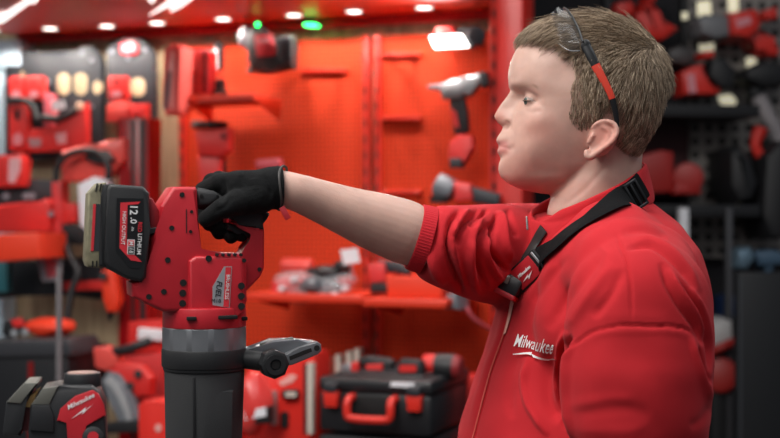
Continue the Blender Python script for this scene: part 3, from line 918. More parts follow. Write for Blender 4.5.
for x, y, r in ((182, 194.7, 2.), (171.7, 228, 2.), (167.6, 260, 2.2), (163.8, 291.6, 2.2), (148.8, 296.7, 2.2), (208.7, 258.6, 2.5), (190.5, 231.6, 1.3), (191.6, 211.8, 1.3)):
    o_ = TH+(.006 if x > 200 else 0)
    lx, lz = tp(x, y, o_); s = MB(); s.cyl((lx, -o_-.0008, lz), (lx, -o_+.01, lz), r*U, n=16); s.ring((lx, -o_-.001, lz), (lx, -o_+.004, lz), r*U*1.25, r*U, n=16)
    s.build('screw', dhole, body_t)
s = MB(); a = tp(186.4, 209, TH); c = tp(186.4, 233, TH); s.box(((a[0]+c[0])/2, -TH, (a[1]+c[1])/2), (.0011, .0012, a[1]-c[1])); s.build('slot', dhole, body_t)
s = MB()
for x in (217, 223, 229, 235, 241): lx, lz = tp(x, 254.8, TH+.006); s.box((lx, -TH-.0055, lz), (.0042, .0030, .0035), .0004, rot=Matrix.Rotation(.25, 3, 'Y'))
s.build('air_vents', dhole, body_t)
# rating label
o_ = TH+.0062
s = MB(); s.prism(tpoly([(224, 266.5), (232, 266.5), (229.5, 308), (212.5, 305), (212.5, 287)], o_), -o_-.0004, -o_+.001); lb = s.build('rating_label', silver, tool, smooth=False)
s = MB(); s.prism(tpoly([(225.5, 267.2), (231.3, 267.2), (228.8, 307.3), (223.3, 306.4)], o_), -o_-.0008, -o_); s.build('red_band', lred, lb, smooth=False)
tx('FUEL', 218.5, 289, o_+.0004, 5.5, 'label_text', lblk, lb, rot=96, shear=.2, bold=.01); tx('BRUSHLESS', 227.3, 287, o_+.0008, 3.6, 'label_text', lwht, lb, rot=94)
tx('M18', 216, 301, o_+.0004, 4, 'label_text', lblk, lb, rot=4)
# rear grip and D handle
s = MB(); q0 = tp(196, 198, 0); q1 = tp(226, 203, 0); q2 = tp(246, 210, 0); q3 = tp(262, 222, 0)
s.tube([(a[0], 0, a[1]) for a in smoothpath([q0, q1, q2, q3], 4)], [.0155]*7+[.0165]*6, n=20, flat=.85)
s.prism(tpoly([(196.5, 189.5), (214, 190.5), (219, 194), (218, 201), (210, 206), (196.5, 207)], .022), -.022, .020, .005, 3)
s.prism(tpoly([(229, 214), (258, 211), (262.5, 213.5), (264.5, 229.5), (255, 229.5), (240, 222), (229, 219.5)], .021), -.021, .021, .004, 3)
grip = s.build('grip', blk2, tool)
s = MB(); lx, lz = tp(201.5, 196, .022); s.cyl((lx, -.0228, lz), (lx, -.01, lz), .0021, n=16); s.build('screw', dhole, grip)
s = MB()
s.prism(tpoly([(228, 218.5), (240, 221), (255, 228.5), (264.7, 229.3), (264.5, 268), (260.5, 277), (246, 292), (240, 292), (240, 253.6), (246, 250), (251.5, 243), (253.8, 235), (252, 231.5), (240, 225.3), (228, 222.5)], .020), -.020, .020, .0035, 3)
hf = s.build('handle_frame', red, tool)
for x, y in ((259.4, 269.3), (240.8, 260)):
    lx, lz = tp(x, y, .020); s = MB(); s.cyl((lx, -.0212 if x > 250 else -TH-.007, lz), (lx, -.01, lz), .0026, n=16); s.build('screw', dhole, hf)
s = MB(); s.prism(tpoly([(228, 222.8), (239, 225.3), (251, 231.2), (252.8, 235.5), (248.5, 238.3), (236, 233.5), (228, 230)], .011), -.011, .011, .003, 3); s.build('trigger', blk, tool)
# neck collar, grey ring, black band and barrel (round about the vertical axis)
AX = tp(204.5, 330, 0)[0]
def zt(py): return tp(204.5, py, .052)[1]
R0 = 42.3*U*.985
s = MB(); s.cyl((AX, 0, zt(330)), (AX, 0, zt(309)), R0, R0*.99, n=64, bev=.002)
clr = s.build('collar_housing', red, tool)
for x, y, w in ((186, 318.6, 9), (221, 318, 19), (240, 321, 7)):
    s = MB(); a = (x-204.5)*U; yy = -math.sqrt(max(R0*R0-a*a, 0)); s.box((AX+a, yy*.99, zt(y)), (w*U, .010, 3.6*U), .0008); s.build('clamp_gap', dhole, clr)
s = MB(); s.cyl((AX, 0, zt(353)), (AX, 0, zt(329.5)), R0*1.01, n=12, bev=.0015); s.cyl((AX, 0, zt(352)), (AX, 0, zt(330.5)), R0*.995, n=64)
s.build('grey_ring', gry, tool)
s = MB(); s.cyl((AX, 0, zt(371)), (AX, 0, zt(351.5)), R0*1.02, R0*1.02, n=64, bev=.002); s.cyl((AX, 0, zt(374)), (AX, 0, zt(370.5)), R0*.985, R0*.985, n=64, bev=.001)
s.build('black_band', blk, tool)
s = MB(); zb = CT-T0.z
s.cyl((AX-.002, 0, zb+.004), (AX, 0, zt(373)), R0*.84, R0*.955, n=64, bev=.003)
brl = s.build('barrel', blk2, tool)
s = MB()
s.prism([(AX-.010, zt(393)), (AX+.028, zt(392)), (AX+.026, zt(470)), (AX-.008, zt(470))], -R0*.93, -R0*.5, .004); s.build('barrel_panel', blk2, brl)
s = MB()
for sx in (-.020,): s.prism([(AX+sx-.0012, zt(378)), (AX+sx+.0012, zt(378)), (AX+sx+.0012, zt(470)), (AX+sx-.0012, zt(470))], -R0*.90, -R0*.6, .0005)
s.build('mould_line', blk, brl)
s = MB(); s.box((AX, 0, zb+.006), (.13, .12, .012), .004); s.build('foot_plate', blk, tool)
# side handle
s = MB(); kx, kz = tp(276, 365, .058)
s.cyl((AX+R0*.5, -.012, zt(361)), (kx+.002, -.030, kz), .0118, .0125, n=24, bev=.001)
sh_ = s.build('side_handle_mount', blk, tool)
s = MB(); s.cyl((kx, -.022, kz), (kx, -.054, kz), .0175, .0185, n=8, bev=.004); s.ring((kx, -.0575, kz), (kx, -.05, kz), .0125, .0070, n=32); s.cyl((kx, -.05, kz), (kx, -.0545, kz), .0132, n=24)
s.build('clamp_knob', blk, tool)
s = MB(); s.cyl((kx, -.0548, kz), (kx, -.0560, kz), .0052, n=20); s.build('knob_hole', dhole, tool.children[-1])
s = MB()
s.prism(tpoly([(281, 356), (300, 347.5), (317, 341.3), (321.5, 344.5), (322, 350.5), (318.5, 354.5), (293, 365), (281, 367)], .030), -.030, -.012, .002, 2)
arm = s.build('lever_arm', gry, tool)
s = MB(); s.prism(tpoly([(244, 346), (254, 350.5), (273, 339.8), (297, 339.6), (317, 341.5), (305, 348), (282, 357), (252, 360), (244, 358)], .020), -.020, .010, .003, 2); s.build('lever_root', gry, arm)
s = MB(); s.prism(tpoly([(289, 356.5), (305, 350), (311, 348), (312, 351.5), (306, 354), (290, 360.5)], .030), -.0304, -.027); lx, lz = tp(316.8, 348, .030); s.cyl((lx, -.0308, lz), (lx, -.02, lz), .0036, n=20); s.build('recess', dhole, arm)
s = MB(); a0 = tp(262, 349, .02); a1 = tp(295, 342.5, .02); s.cyl((a0[0], -.012, a0[1]), (a1[0], -.012, a1[1]), .0068, n=20, bev=.001); s.build('lever_rod', mat('olive_grey', '5a5b50', rough=.5), arm)
# ---- battery pack
BT = .041
s = MB()
s.prism(tpoly([(110, 183.8), (143.5, 186.5), (149.5, 193), (150.5, 228), (146.5, 277), (142, 282.5), (128, 279.5), (108, 268.5), (104.3, 262), (106, 227), (107.5, 189)], BT), -BT, BT*.8, .0045, 3)
s.prism(tpoly([(103, 184.5), (112, 184), (108, 268), (99, 266), (101, 196)], BT*.8), -BT*.82, BT*.7, .003, 2)
bat = s.build('battery_pack', blk, tool)
s = MB(); e1 = BT*.70
s.prism(tpoly([(97.5, 183), (106.5, 182.5), (103, 268.5), (87.5, 267), (85.5, 261), (88.5, 193)], e1), -e1, e1*.9, .003, 3)
cap_ = s.build('battery_end', mat('olive_reflection', '7d775f', rough=.6, noise=.35, nscale=70), bat)  # olive mottling paints a reflection on the battery end
s = MB()
for y in (198, 212, 226, 240, 252, 262):
    a = tp(103.8-(y-190)*.03, y, e1+.0004); s.box((a[0], -e1-.0002, a[1]), (.0050, .0022, .0032), .0003)
for x in (96.5, 100.5):
    a = tp(x, 187.5, e1); s.box((a[0], -e1-.0001, a[1]), (.0016, .0016, .0095), rot=Matrix.Rotation(.18, 3, 'Y'))
for x in (92.5, 96.5):
    a = tp(x, 264, e1); s.box((a[0], -e1-.0001, a[1]), (.0016, .0016, .0075), rot=Matrix.Rotation(.05, 3, 'Y'))
s.build('end_slots', dhole, cap_)
s = MB(); s.prism(tpoly([(94.5, 204), (101.5, 204), (99.5, 251), (91, 251)], e1+.0005), -e1-.0006, -e1+.001); s.build('end_plate', mat('plate_grey', '54565a', rough=.25, metal=.6), cap_, smooth=False)
s = MB(); s.prism(tpoly([(93.3, 204), (96, 204), (93.6, 251), (90.8, 251)], e1+.001), -e1-.0011, -e1); s.build('red_stripe', lred, cap_, smooth=False)
s = MB(); s.prism(tpoly([(116.5, 198), (143.5, 198.5), (144, 262), (139, 268.5), (130, 268), (115.5, 251)], BT), -BT-.0005, -BT+.001); fl = s.build('face_label', lblk, bat, smooth=False)
s = MB(); s.prism(tpoly([(120.5, 202.6), (140.4, 201.6), (138, 204.2), (127.6, 205), (126.6, 243), (131, 251.5), (142, 262), (131, 260.5), (119.5, 248)], BT+.0006), -BT-.001, -BT); s.build('red_panel', lred, fl, smooth=False)
ob = BT+.001
tx('12', 133.5, 209.6, ob, 7.4, 'label_text', lwht, fl, rot=93, bold=.018); tx('.0', 133.3, 220.5, ob, 6.2, 'label_text', lwht, fl, rot=93, bold=.015); tx('Ah', 132.5, 229, ob, 2.6, 'label_text', lwht, fl, rot=93)
tx('HIGH OUTPUT', 123.6, 228, ob, 3.5, 'label_text', lwht, fl, rot=93, bold=.006); tx('RED', 139.8, 227, ob, 3.9, 'label_text', lred, fl, rot=93, bold=.01); tx('LITHIUM', 139.2, 244, ob, 3.9, 'label_text', lwht, fl, rot=93, bold=.01)
s = MB(); s.prism(tpoly([(127.5, 239.5), (134.8, 239.7), (134.5, 254.6), (127.2, 254.3)], ob), -ob-.0003, -ob+.0005); s.build('badge', lwht, fl, smooth=False)
s = MB(); s.prism(tpoly([(128.3, 240.3), (134, 240.5), (133.9, 246.3), (128.2, 246.2)], ob+.0003), -ob-.0007, -ob); s.build('badge_red', lred, fl, smooth=False)
s = MB(); s.prism(tpoly([(128.2, 247.2), (133.9, 247.3), (133.8, 253.8), (128, 253.6)], ob+.0003), -ob-.0007, -ob); s.build('badge_black', lblk, fl, smooth=False)
tx('M', 131, 243.3, ob+.0008, 4.0, 'label_text', lwht, fl, rot=93, bold=.01); tx('18', 130.9, 250.4, ob+.0008, 4.0, 'label_text', lwht, fl, rot=93)
s = MB(); s.prism(tpoly([(147, 196), (153, 199), (160, 212), (161, 230), (150, 234)], .030), -.030, .028, .003, 2); s.build('battery_latch', redd, bat)
s = MB(); s.prism(tpoly([(148, 228), (161, 227), (161, 232), (148, 235)], .034), -.034, .03, .001, 1); s.build('rail', blk, bat)

# ================================================================ counter below the frame
cn = MB(); cn.box((-.85, 1.80, CT-.02), (1.35, .72, .04), .004)
cr = empty('display_counter', (-.85, 1.80, 0), 0, 'low dark display counter under the red tool and the laser level', 'counter')
cn.bm.transform(Matrix.Translation((.85, -1.80, 0))); cn.build('counter_top', mat('counter_top', '3a3736', rough=.4), cr)
cn = MB(); cn.box((0, 0, (CT-.04)/2), (1.25, .62, CT-.04), .003); cn.build('counter_body', mat('counter_body', '4a1014', rough=.5), cr)
# ================================================================ neck light on its strap
class BV2:
    def __init__(s, *b): s.b = b
    def hit(s, x, y):
        best = (None, None)
        for b in s.b:
            h, n = hit(b, x, y)
            if h is not None and (best[0] is None or h.y < best[0].y): best = (h, n)
        return best
CJ = BV2(JB, CB)
strapm = mat('strap_black', '0b0c0e', rough=.85, spec=.15, bump=.4, bscale=600)
nlr = P(520, 285, 1.62); nl = empty('neck_light', nlr, 0, 'black neck lamp hanging on a strap round the collar of the red sweatshirt', 'lamp')
NI = Matrix.Translation(-nlr)
def nb(m, name, mt, parent=None, smooth=True):
    bmesh.ops.recalc_face_normals(m.bm, faces=m.bm.faces[:]); m.bm.transform(NI); return m.build(name, mt, parent or nl, smooth)
def ribbon(pts, halfw, thick, off, minlift=0.):
    C = []; Nn = []
    for x, y in smoothpath(pts, 5):
        h, n = CJ.hit(x, y)
        if h is None: continue
        C.append(h); Nn.append(n)
    C = [np.array(c) for c in C]; Nn = [np.array(n) for n in Nn]
    for _ in range(4):
        C = [C[0]]+[(C[i-1]+2*C[i]+C[i+1])/4 for i in range(1, len(C)-1)]+[C[-1]]
        Nn = [Nn[0]]+[(Nn[i-1]+2*Nn[i]+Nn[i+1])/4 for i in range(1, len(Nn)-1)]+[Nn[-1]]
    C = [Vector(c)+Vector(n).normalized()*off for c, n in zip(C, Nn)]
    Nn = [Vector(n).normalized() for n in Nn]
    m = MB(); m.tube(C, halfw, n=16, flat=thick/halfw, up=Nn); return m, C, Nn
far, _, _ = ribbon([(545, 229), (538, 240), (530, 254), (522, 268), (517, 278)], .0088, .0012, .003)
nb(far, 'strap', mat('strap_dark', '1a1616', rough=.6))
near, C_, N_ = ribbon([(640, 185), (630, 196), (612, 207), (592, 220), (572, 234), (554, 249), (541, 260.5)], .0180, .0016, .0055)
nb(near, 'strap', strapm)
h1, n1 = CJ.hit(541, 260); h2, n2 = CJ.hit(517, 281)
nn_ = (n1+n2+Vector((-.1, -.9, .1))*1.2).normalized()
A1 = h1+nn_*.012; B1 = P(517, 281, h2.y-.012)
td = (A1-B1).normalized(); nn_ = (nn_-td*nn_.dot(td)).normalized(); wd = nn_.cross(td)
RT = Matrix(((td.x, wd.x, nn_.x), (td.y, wd.y, nn_.y), (td.z, wd.z, nn_.z)))
mid = (A1+B1)/2; Lt = (A1-B1).length
m = MB(); m.box(mid, (Lt+.010, .0335, .005), .0018, 2, rot=RT); nb(m, 'strap_end', mat('worn_black', '121214', rough=.6))
m = MB(); m.box(mid+nn_*.0022-td*.003, (Lt-.006, .0285, .003), .001, 2, rot=RT); er_ = nb(m, 'red_tab', mat('tab_red', 'b8232e', rough=.5))
m = MB(); m.box(A1+nn_*.0030+td*.001, (.0032, .0290, .0026), .0008, 2, rot=RT); nb(m, 'silver_bar', mat('bar_silver', 'a8a8aa', rough=.35, metal=.4))
cu = bpy.data.curves.new('t', 'FONT'); cu.body = 'Milwaukee'; cu.size = .0062; cu.align_x = 'CENTER'; cu.align_y = 'CENTER'; cu.shear = .3; cu.offset = .0001; cu.extrude = .0003
o = bpy.data.objects.new('t', cu); COL.objects.link(o); dg = bpy.context.evaluated_depsgraph_get(); dg.update()
me = bpy.data.meshes.new_from_object(o.evaluated_get(dg)); bpy.data.objects.remove(o)
me.transform(NI @ Matrix.Translation(mid+nn_*.0042-td*.003+wd*.002) @ RT.to_4x4()); me.materials.clear(); link('tab_script', me, white, er_, smooth=False)
m = MB(); m.prism([(-.012, -.007), (.003, -.0035), (.0, -.006), (.013, -.0035), (-.001, -.0095), (.001, -.0065)], -.0003, .0003)
m.bm.transform(Matrix.Translation(mid+nn_*.0042-td*.003) @ RT.to_4x4() @ Matrix.Rotation(-pi/2, 4, 'X')); nb(m, 'tab_stroke', white, er_, smooth=False)
# lamp body
lp, ln = CJ.hit(511, 288)
ax = (P(509, 296, 1.60)-P(519, 277, 1.60)).normalized(); nr = Vector((-.35, -.9, .15)); nr = (nr-ax*nr.dot(ax)).normalized(); sd_ = ax.cross(nr)
Rm = Matrix((( sd_.x, nr.x, ax.x), (sd_.y, nr.y, ax.y), (sd_.z, nr.z, ax.z)))
lc = lp+nr*.012
lc = P(511.5, 285, lc.y)
m = MB(); m.box(lc, (.031, .022, .027), .005, 2, rot=Rm); nb(m, 'lamp_head', mat('lamp_black', '1c1c1e', rough=.35))
m = MB(); m.box(lc+ax*.0145, (.0312, .0215, .008), .003, 2, rot=Rm); nb(m, 'lamp_cap', mat('tab_red', 'b8232e'))
m = MB(); m.box(lc-sd_*.007*(1 if sd_.x > 0 else -1)+nr*.0095-ax*.004, (.010, .006, .012), .0015, 2, rot=Rm); nb(m, 'lamp_lens', mat('lamp_lens', '6b6a62', rough=.15))
# buckle at the back
bh, bn_ = CJ.hit(630, 197)
m = MB()
if bh is not None:
    d1 = (CJ.hit(637, 190)[0]-CJ.hit(623, 204)[0]).normalized(); d1 = (d1-bn_*d1.dot(bn_)).normalized(); d2_ = bn_.cross(d1)
    Rb = Matrix(((d1.x, d2_.x, bn_.x), (d1.y, d2_.y, bn_.y), (d1.z, d2_.z, bn_.z)))
    c = bh+bn_*.012
    for o_, s_ in (((.010, 0, 0), (.004, .036, .005)), ((-.010, 0, 0), (.004, .036, .005)), ((0, .017, 0), (.024, .004, .005)), ((0, -.017, 0), (.024, .004, .005)), ((0, 0, 0), (.004, .034, .004))):
        m.box(c+Rb @ Vector(o_), s_, .0012, 2, rot=Rb)
    nb(m, 'buckle', mat('buckle_black', '0f1012', rough=.35))

# ================================================================ safety glasses pushed up on the hair
gr = P(575, 35, 1.70); gl = empty('safety_glasses', gr, 0, 'clear safety glasses with black and red temples pushed up on his hair', 'glasses')
GI = Matrix.Translation(-gr)
def gb(m, name, mt, parent=None, smooth=True):
    bmesh.ops.recalc_face_normals(m.bm, faces=m.bm.faces[:]); m.bm.transform(GI); return m.build(name, mt, parent or gl, smooth)
Bc = [(567, 12, 0.000), (571, 15, -.022), (576.5, 23, -.045), (582, 34, -.064), (586, 46, -.080)]
Lc = [(557, 17, -.004), (552.5, 31, -.030), (558, 43, -.050), (571, 54, -.068), (583, 55, -.080)]
lensm = mat('clear_lens', '3a3e42', rough=.04, spec=.8, alpha=.17)
lensm.node_tree.nodes['Principled BSDF'].inputs['IOR'].default_value = 1.5
for sgn in (1, -1):
    Bs = smoothpath([P(x, y, HD+dy*sgn) for x, y, dy in Bc], 6) if sgn > 0 else None
    if sgn > 0:
        B3 = [P(x, y, HD+dy) for x, y, dy in Bc]; L3 = [P(x, y, HD+dy) for x, y, dy in Lc]
    else:
        B3 = [Vector((v.x, 2*HD-v.y, v.z)) for v in [P(x, y, HD+dy) for x, y, dy in Bc]]; L3 = [Vector((v.x, 2*HD-v.y, v.z)) for v in [P(x, y, HD+dy) for x, y, dy in Lc]]
    Bs = [Vector(v) for v in smoothpath(B3, 6)]; Ls = [Vector(v) for v in smoothpath(L3, 6)]
    G = []
    for a, b_ in zip(Bs, Ls):
        row = []
        for k in range(9):
            t = k/8; p = a.lerp(b_, t); out = Vector((-.6, -.7*sgn, .55)).normalized()
            row.append(p+out*(.007*math.sin(pi*t)+.009))
        G.append(row)
    m = MB(); m.grid(G); bm_ = m.bm
    bmesh.ops.recalc_face_normals(bm_, faces=bm_.faces[:]); bmesh.ops.solidify(bm_, geom=bm_.faces[:], thickness=.0015)
    ln_ = gb(m, 'lens', lensm)
    ol = Vector((-.6, -.7*sgn, .55)).normalized()*.009
    m = MB(); m.tube([p+ol for p in Bs], .0014, n=8, flat=1.3); gb(m, 'brow_rim', mat('frame_dark', '26282a', rough=.3))
    m = MB(); m.tube([p+ol for p in Ls], .0008, n=8); gb(m, 'lens_edge', mat('edge_clear', '6a6e72', rough=.1))
    tp_ = [P(586, 46, HD-.082), P(591, 56, HD-.085), P(597, 68, HD-.087), P(604, 81, HD-.088), P(611, 95, HD-.088), P(615, 110, HD-.086), P(617, 124, HD-.083), P(616, 134, HD-.080)]
    w_ = [.0062, .0062, .0056, .0048, .0042, .0036, .0030, .0026]
    if sgn < 0: tp_ = [Vector((v.x, 2*HD-v.y, v.z)) for v in tp_]
    sm = smoothpath([(*p, r) for p, r in zip(tp_, w_)], 4)
    m = MB(); m.tube([Vector(p[:3]) for p in sm], [p[3] for p in sm], n=12, flat=.35, up=Vector((0, 1, 0))); tm = gb(m, 'temple_arm', mat('temple_black', '17181a', rough=.4))
    rs = sm[7:18]
    m = MB(); m.tube([Vector(p[:3]) for p in rs], [p[3]*1.04 for p in rs], n=12, flat=.42, up=Vector((0, 1, 0))); rp = gb(m, 'red_inlay', mat('inlay_red', 'd2402e', rough=.45), tm)
    m = MB(); m.sph(P(586, 46, HD-.080) if sgn > 0 else Vector((P(586, 46, HD-.08).x, HD+.08, P(586, 46, HD-.08).z)), .0068, (1, .5, 1.3), 16); gb(m, 'hinge', mat('temple_black', '17181a'))
m = MB(); m.sph(P(553, 14, HD-.004), .0030, n=12); m.sph(P(553, 14, HD+.008), .0030, n=12); gb(m, 'nose_pad', mat('temple_black', '17181a'))
# ================================================================ shop behind
# ---- laser level on the counter, lower left
LV = Frame(P(50, 400, 1.95), 10)
lv = It(LV, 'laser_level', 55, 438, 0, 'black and red cross-line laser level at the lower left with white script on its side', 'laser level')
lv.root.location.z = CT; lv.p = Vector(lv.root.location)
lk = mat('level_black', '1d1f22', rough=.5, bump=.1, bscale=900); lg = mat('level_grey', '5d5e58', rough=.55)
def sc(pts): return [(x/5.277, 355+y/5.277) for x, y in pts]
bodyp = lv.P('housing', sc([(150, 400), (160, 265), (230, 175), (310, 163), (480, 158), (525, 195), (552, 262), (558, 440), (556, 700), (150, 700)]), -.04, .035, lk, bev=.006)
lv.P('red_panel', sc([(300, 350), (318, 285), (395, 218), (486, 185), (520, 205), (549, 265), (556, 322), (448, 368), (442, 440), (440, 640), (365, 640), (358, 352)]), .02, .0375, mat('level_red', 'b2222c', rough=.4), bodyp, bev=.002)
lv.P('left_lobe', sc([(14, 405), (32, 250), (128, 152), (195, 146), (200, 160), (140, 200), (122, 262), (112, 395), (105, 430), (20, 430)]), -.05, .030, lk, bodyp, bev=.004)
lv.P('left_cover', sc([(34, 250), (128, 150), (200, 147), (150, 196), (112, 256)]), -.045, .032, lg, bodyp, bev=.001)
lv.P('right_cover', sc([(165, 262), (225, 178), (310, 164), (290, 186), (262, 262)]), -.04, .0372, lg, bodyp, bev=.001)
lv.P('right_lobe', sc([(158, 400), (166, 264), (262, 264), (285, 320), (285, 410)]), -.04, .040, lk, bodyp, bev=.003)
lv.P('prism_slot', sc([(112, 400), (120, 262), (165, 215), (165, 262), (158, 400)]), -.05, .018, mat('slot_red', '4a0d10', rough=.4), bodyp)
lv.P('amber_window', sc([(132, 275), (160, 215), (200, 190), (180, 235), (160, 275)]), -.03, .022, mat('amber', '9a7a4a', rough=.3), bodyp)
lv.C('knob', (82.5, 386, 0), (82.5, 372.5, 0), .028, .027, lk, bodyp, bev=.002)
lv.C('knob_top', (82.5, 373.5, 0), (82.5, 372, 0), .023, .022, mat('knob_top', '8a6a62', rough=.5), bodyp)
lv.C('dial', (93, 437, .02), (93, 437, .042), .016, .0155, lk, bodyp, bev=.002); lv.C('dial_ring', (93, 437, .03), (93, 437, .044), .0085, .008, mat('level_red', 'b2222c'), bodyp)
x, z = lv.q(83, 404, .0378)
def script(it, px, py, n, h, m, parent, rot, shear=.3, txt='Milwaukee'):
    x, z = it.q(px, py, n); U_ = it.p.y/F
    return text_poly(txt, h*U_*1.38, m, 'script_logo', Matrix.Translation((x, it.n-n-.0004, z)) @ Matrix.Rotation(math.radians(rot), 4, 'Y'), parent, depth=.0004, shear=shear, bold=.012)
tpn = script(lv, 80.5, 401.5, .0376, 4.8, lwht, bodyp, -26)
s = MB(); lv.poly(s, [(71.5, 419), (86, 407), (85, 410.5), (93, 404), (82, 414.5), (83, 411.5)], .037, .0381); s.build('logo_stroke', lwht, bodyp, smooth=False)

# ---- the display bay
W = Frame(P(425, 219, 3.95), -20)
def hole_mat(name, col, pitch=.0254, r=.28, dark=.25, rough=.5):
    m = bpy.data.materials.new(name); m.use_nodes = True; nt = m.node_tree; b = nt.nodes['Principled BSDF']; b.inputs['Roughness'].default_value = rough; b.inputs['Specular IOR Level'].default_value = .25
    tc = nt.nodes.new('ShaderNodeTexCoord'); vm = nt.nodes.new('ShaderNodeVectorMath'); vm.operation = 'SCALE'; vm.inputs[3].default_value = 1/pitch
    nt.links.new(tc.outputs['Object'], vm.inputs[0])
    fr = nt.nodes.new('ShaderNodeVectorMath'); fr.operation = 'FRACTION'; nt.links.new(vm.outputs[0], fr.inputs[0])
    sb = nt.nodes.new('ShaderNodeVectorMath'); sb.operation = 'SUBTRACT'; sb.inputs[1].default_value = (.5, .5, .5); nt.links.new(fr.outputs[0], sb.inputs[0])
    mu = nt.nodes.new('ShaderNodeVectorMath'); mu.operation = 'MULTIPLY'; mu.inputs[1].default_value = (1, 0, 1); nt.links.new(sb.outputs[0], mu.inputs[0])
    ln = nt.nodes.new('ShaderNodeVectorMath'); ln.operation = 'LENGTH'; nt.links.new(mu.outputs[0], ln.inputs[0])
    lt = nt.nodes.new('ShaderNodeMath'); lt.operation = 'LESS_THAN'; lt.inputs[1].default_value = r; nt.links.new(ln.outputs['Value'], lt.inputs[0])
    mx = nt.nodes.new('ShaderNodeMixRGB'); c = srgb(col); mx.inputs[1].default_value = (*c, 1); mx.inputs[2].default_value = (*[x*dark for x in c], 1)
    nt.links.new(lt.outputs[0], mx.inputs[0]); nt.links.new(mx.outputs[0], b.inputs['Base Color'])
    return m
pegm = hole_mat('pegboard_red', 'd03a16', pitch=.0145, r=.33, dark=.4, rough=.8)
panr = mat('panel_red', 'cc2a14', rough=.5); shelfr = mat('shelf_red', 'd23418', rough=.45); darkr = mat('dark_red', '7c1010', rough=.4)
Tr = mat('tool_red2', 'cf2a26', rough=.45); Tr2 = mat('pack_coral', 'dc5048', rough=.3); K = mat('plastic_black', '1c1d1f', rough=.5); G = mat('plastic_grey', '70747a', rough=.45); Wt = mat('paper_white', 'e2e2e6', rough=.6)
wood = bpy.data.materials.new('wood_wall'); wood.use_nodes = True
nt = wood.node_tree; tc = nt.nodes.new('ShaderNodeTexCoord'); mp = nt.nodes.new('ShaderNodeMapping'); mp.inputs['Scale'].default_value = (14, 14, 1.2)
nz = nt.nodes.new('ShaderNodeTexNoise'); nz.inputs['Scale'].default_value = 3; nz.inputs['Detail'].default_value = 5
cr_ = nt.nodes.new('ShaderNodeValToRGB'); cr_.color_ramp.elements[0].position = .35; cr_.color_ramp.elements[0].color = (*srgb('a08a6c'), 1); cr_.color_ramp.elements[1].position = .7; cr_.color_ramp.elements[1].color = (*srgb('cbb693'), 1)
nt.links.new(tc.outputs['Object'], mp.inputs[0]); nt.links.new(mp.outputs[0], nz.inputs['Vector']); nt.links.new(nz.outputs['Fac'], cr_.inputs[0]); nt.links.new(cr_.outputs[0], nt.nodes['Principled BSDF'].inputs['Base Color'])
# setting
def wallbox(name, fr, x0, x1, z0, z1, n0, n1, m, kind='structure'):
    a = fr.world(x0, 219, n1); b = fr.world(x1, 219, n1)
    o = MB(); L = (b-a).length; o.box((L/2, (n1-n0)/2, (z1-z0)/2), (L, n1-n0, z1-z0))
    r = o.build(name, m); r.location = (a.x, a.y, z0); r.rotation_euler = (0, 0, fr.yaw); r['kind'] = kind; return r
wallbox('wall_back', W, -260, 505, 0, 3.0, -.12, -.02, wood)
R5 = Frame(P(650, 219, 5.2), 4)
wallbox('wall_right', R5, 440, 1250, 0, 3.6, -.2, -.1, mat('dark_wall', '17151a', rough=.8))
fl_ = MB(); fl_.box((0, 2.5, -.05), (9, 9, .1)); f_ = fl_.build('floor', mat('floor_grey', '5b5754', rough=.5, noise=.1, nscale=3)); f_['kind'] = 'structure'
# pegboard panels
slotm = hole_mat('slots_red', 'a81f10', pitch=.05, r=.30, dark=.1)
ZC = W.world(50, 27, .17).z
def panel(x0, x1, lab):
    it = It(W, 'pegboard_panel', (x0+x1)/2, 219, -.015, lab, 'pegboard'); it.root.location.z = .0; it.p = Vector(it.root.location)
    a = W.world(x0, 219, .0)-it.p; b = W.world(x1, 219, .0)-it.p
    u0, u1 = a.dot(W.X), b.dot(W.X)
    zt_ = ZC-.06
    m = MB(); m.box(((u0+u1)/2, -.005, zt_/2+.05), (u1-u0, .02, zt_-.1), .003); m.build('perforated_sheet', pegm, it.root)
    for u in (u0+.012, u1-.012):
        m = MB(); m.box((u, -.018, zt_/2+.05), (.022, .03, zt_-.09), .003)
        m.build('upright', panr, it.root)
        m = MB(); m.box((u, -.034, zt_/2+.05), (.009, .003, zt_-.12)); m.build('slot_strip', slotm, it.root)
    return it
panel(181, 371, 'bright red perforated wall panel behind the red tool and gloved hand')
panel(375, 500, 'bright red perforated wall panel between the raised forearm and his face')
# end column of the bay
it = It(W, 'bay_column', 510, 219, .05, 'tall red end column of the display bay, right beside his face', 'column'); it.root.location.z = 0; it.p = Vector(it.root.location)
m = MB(); m.box((.0, .02, 1.25), (.10, .14, 2.5), .006); m.build('post', mat('column_red', 'b81c12', rough=.4), it.root)
m = MB(); m.box((-.036, -.051, 1.25), (.014, .004, 2.4)); m.build('slot_strip', slotm, it.root)
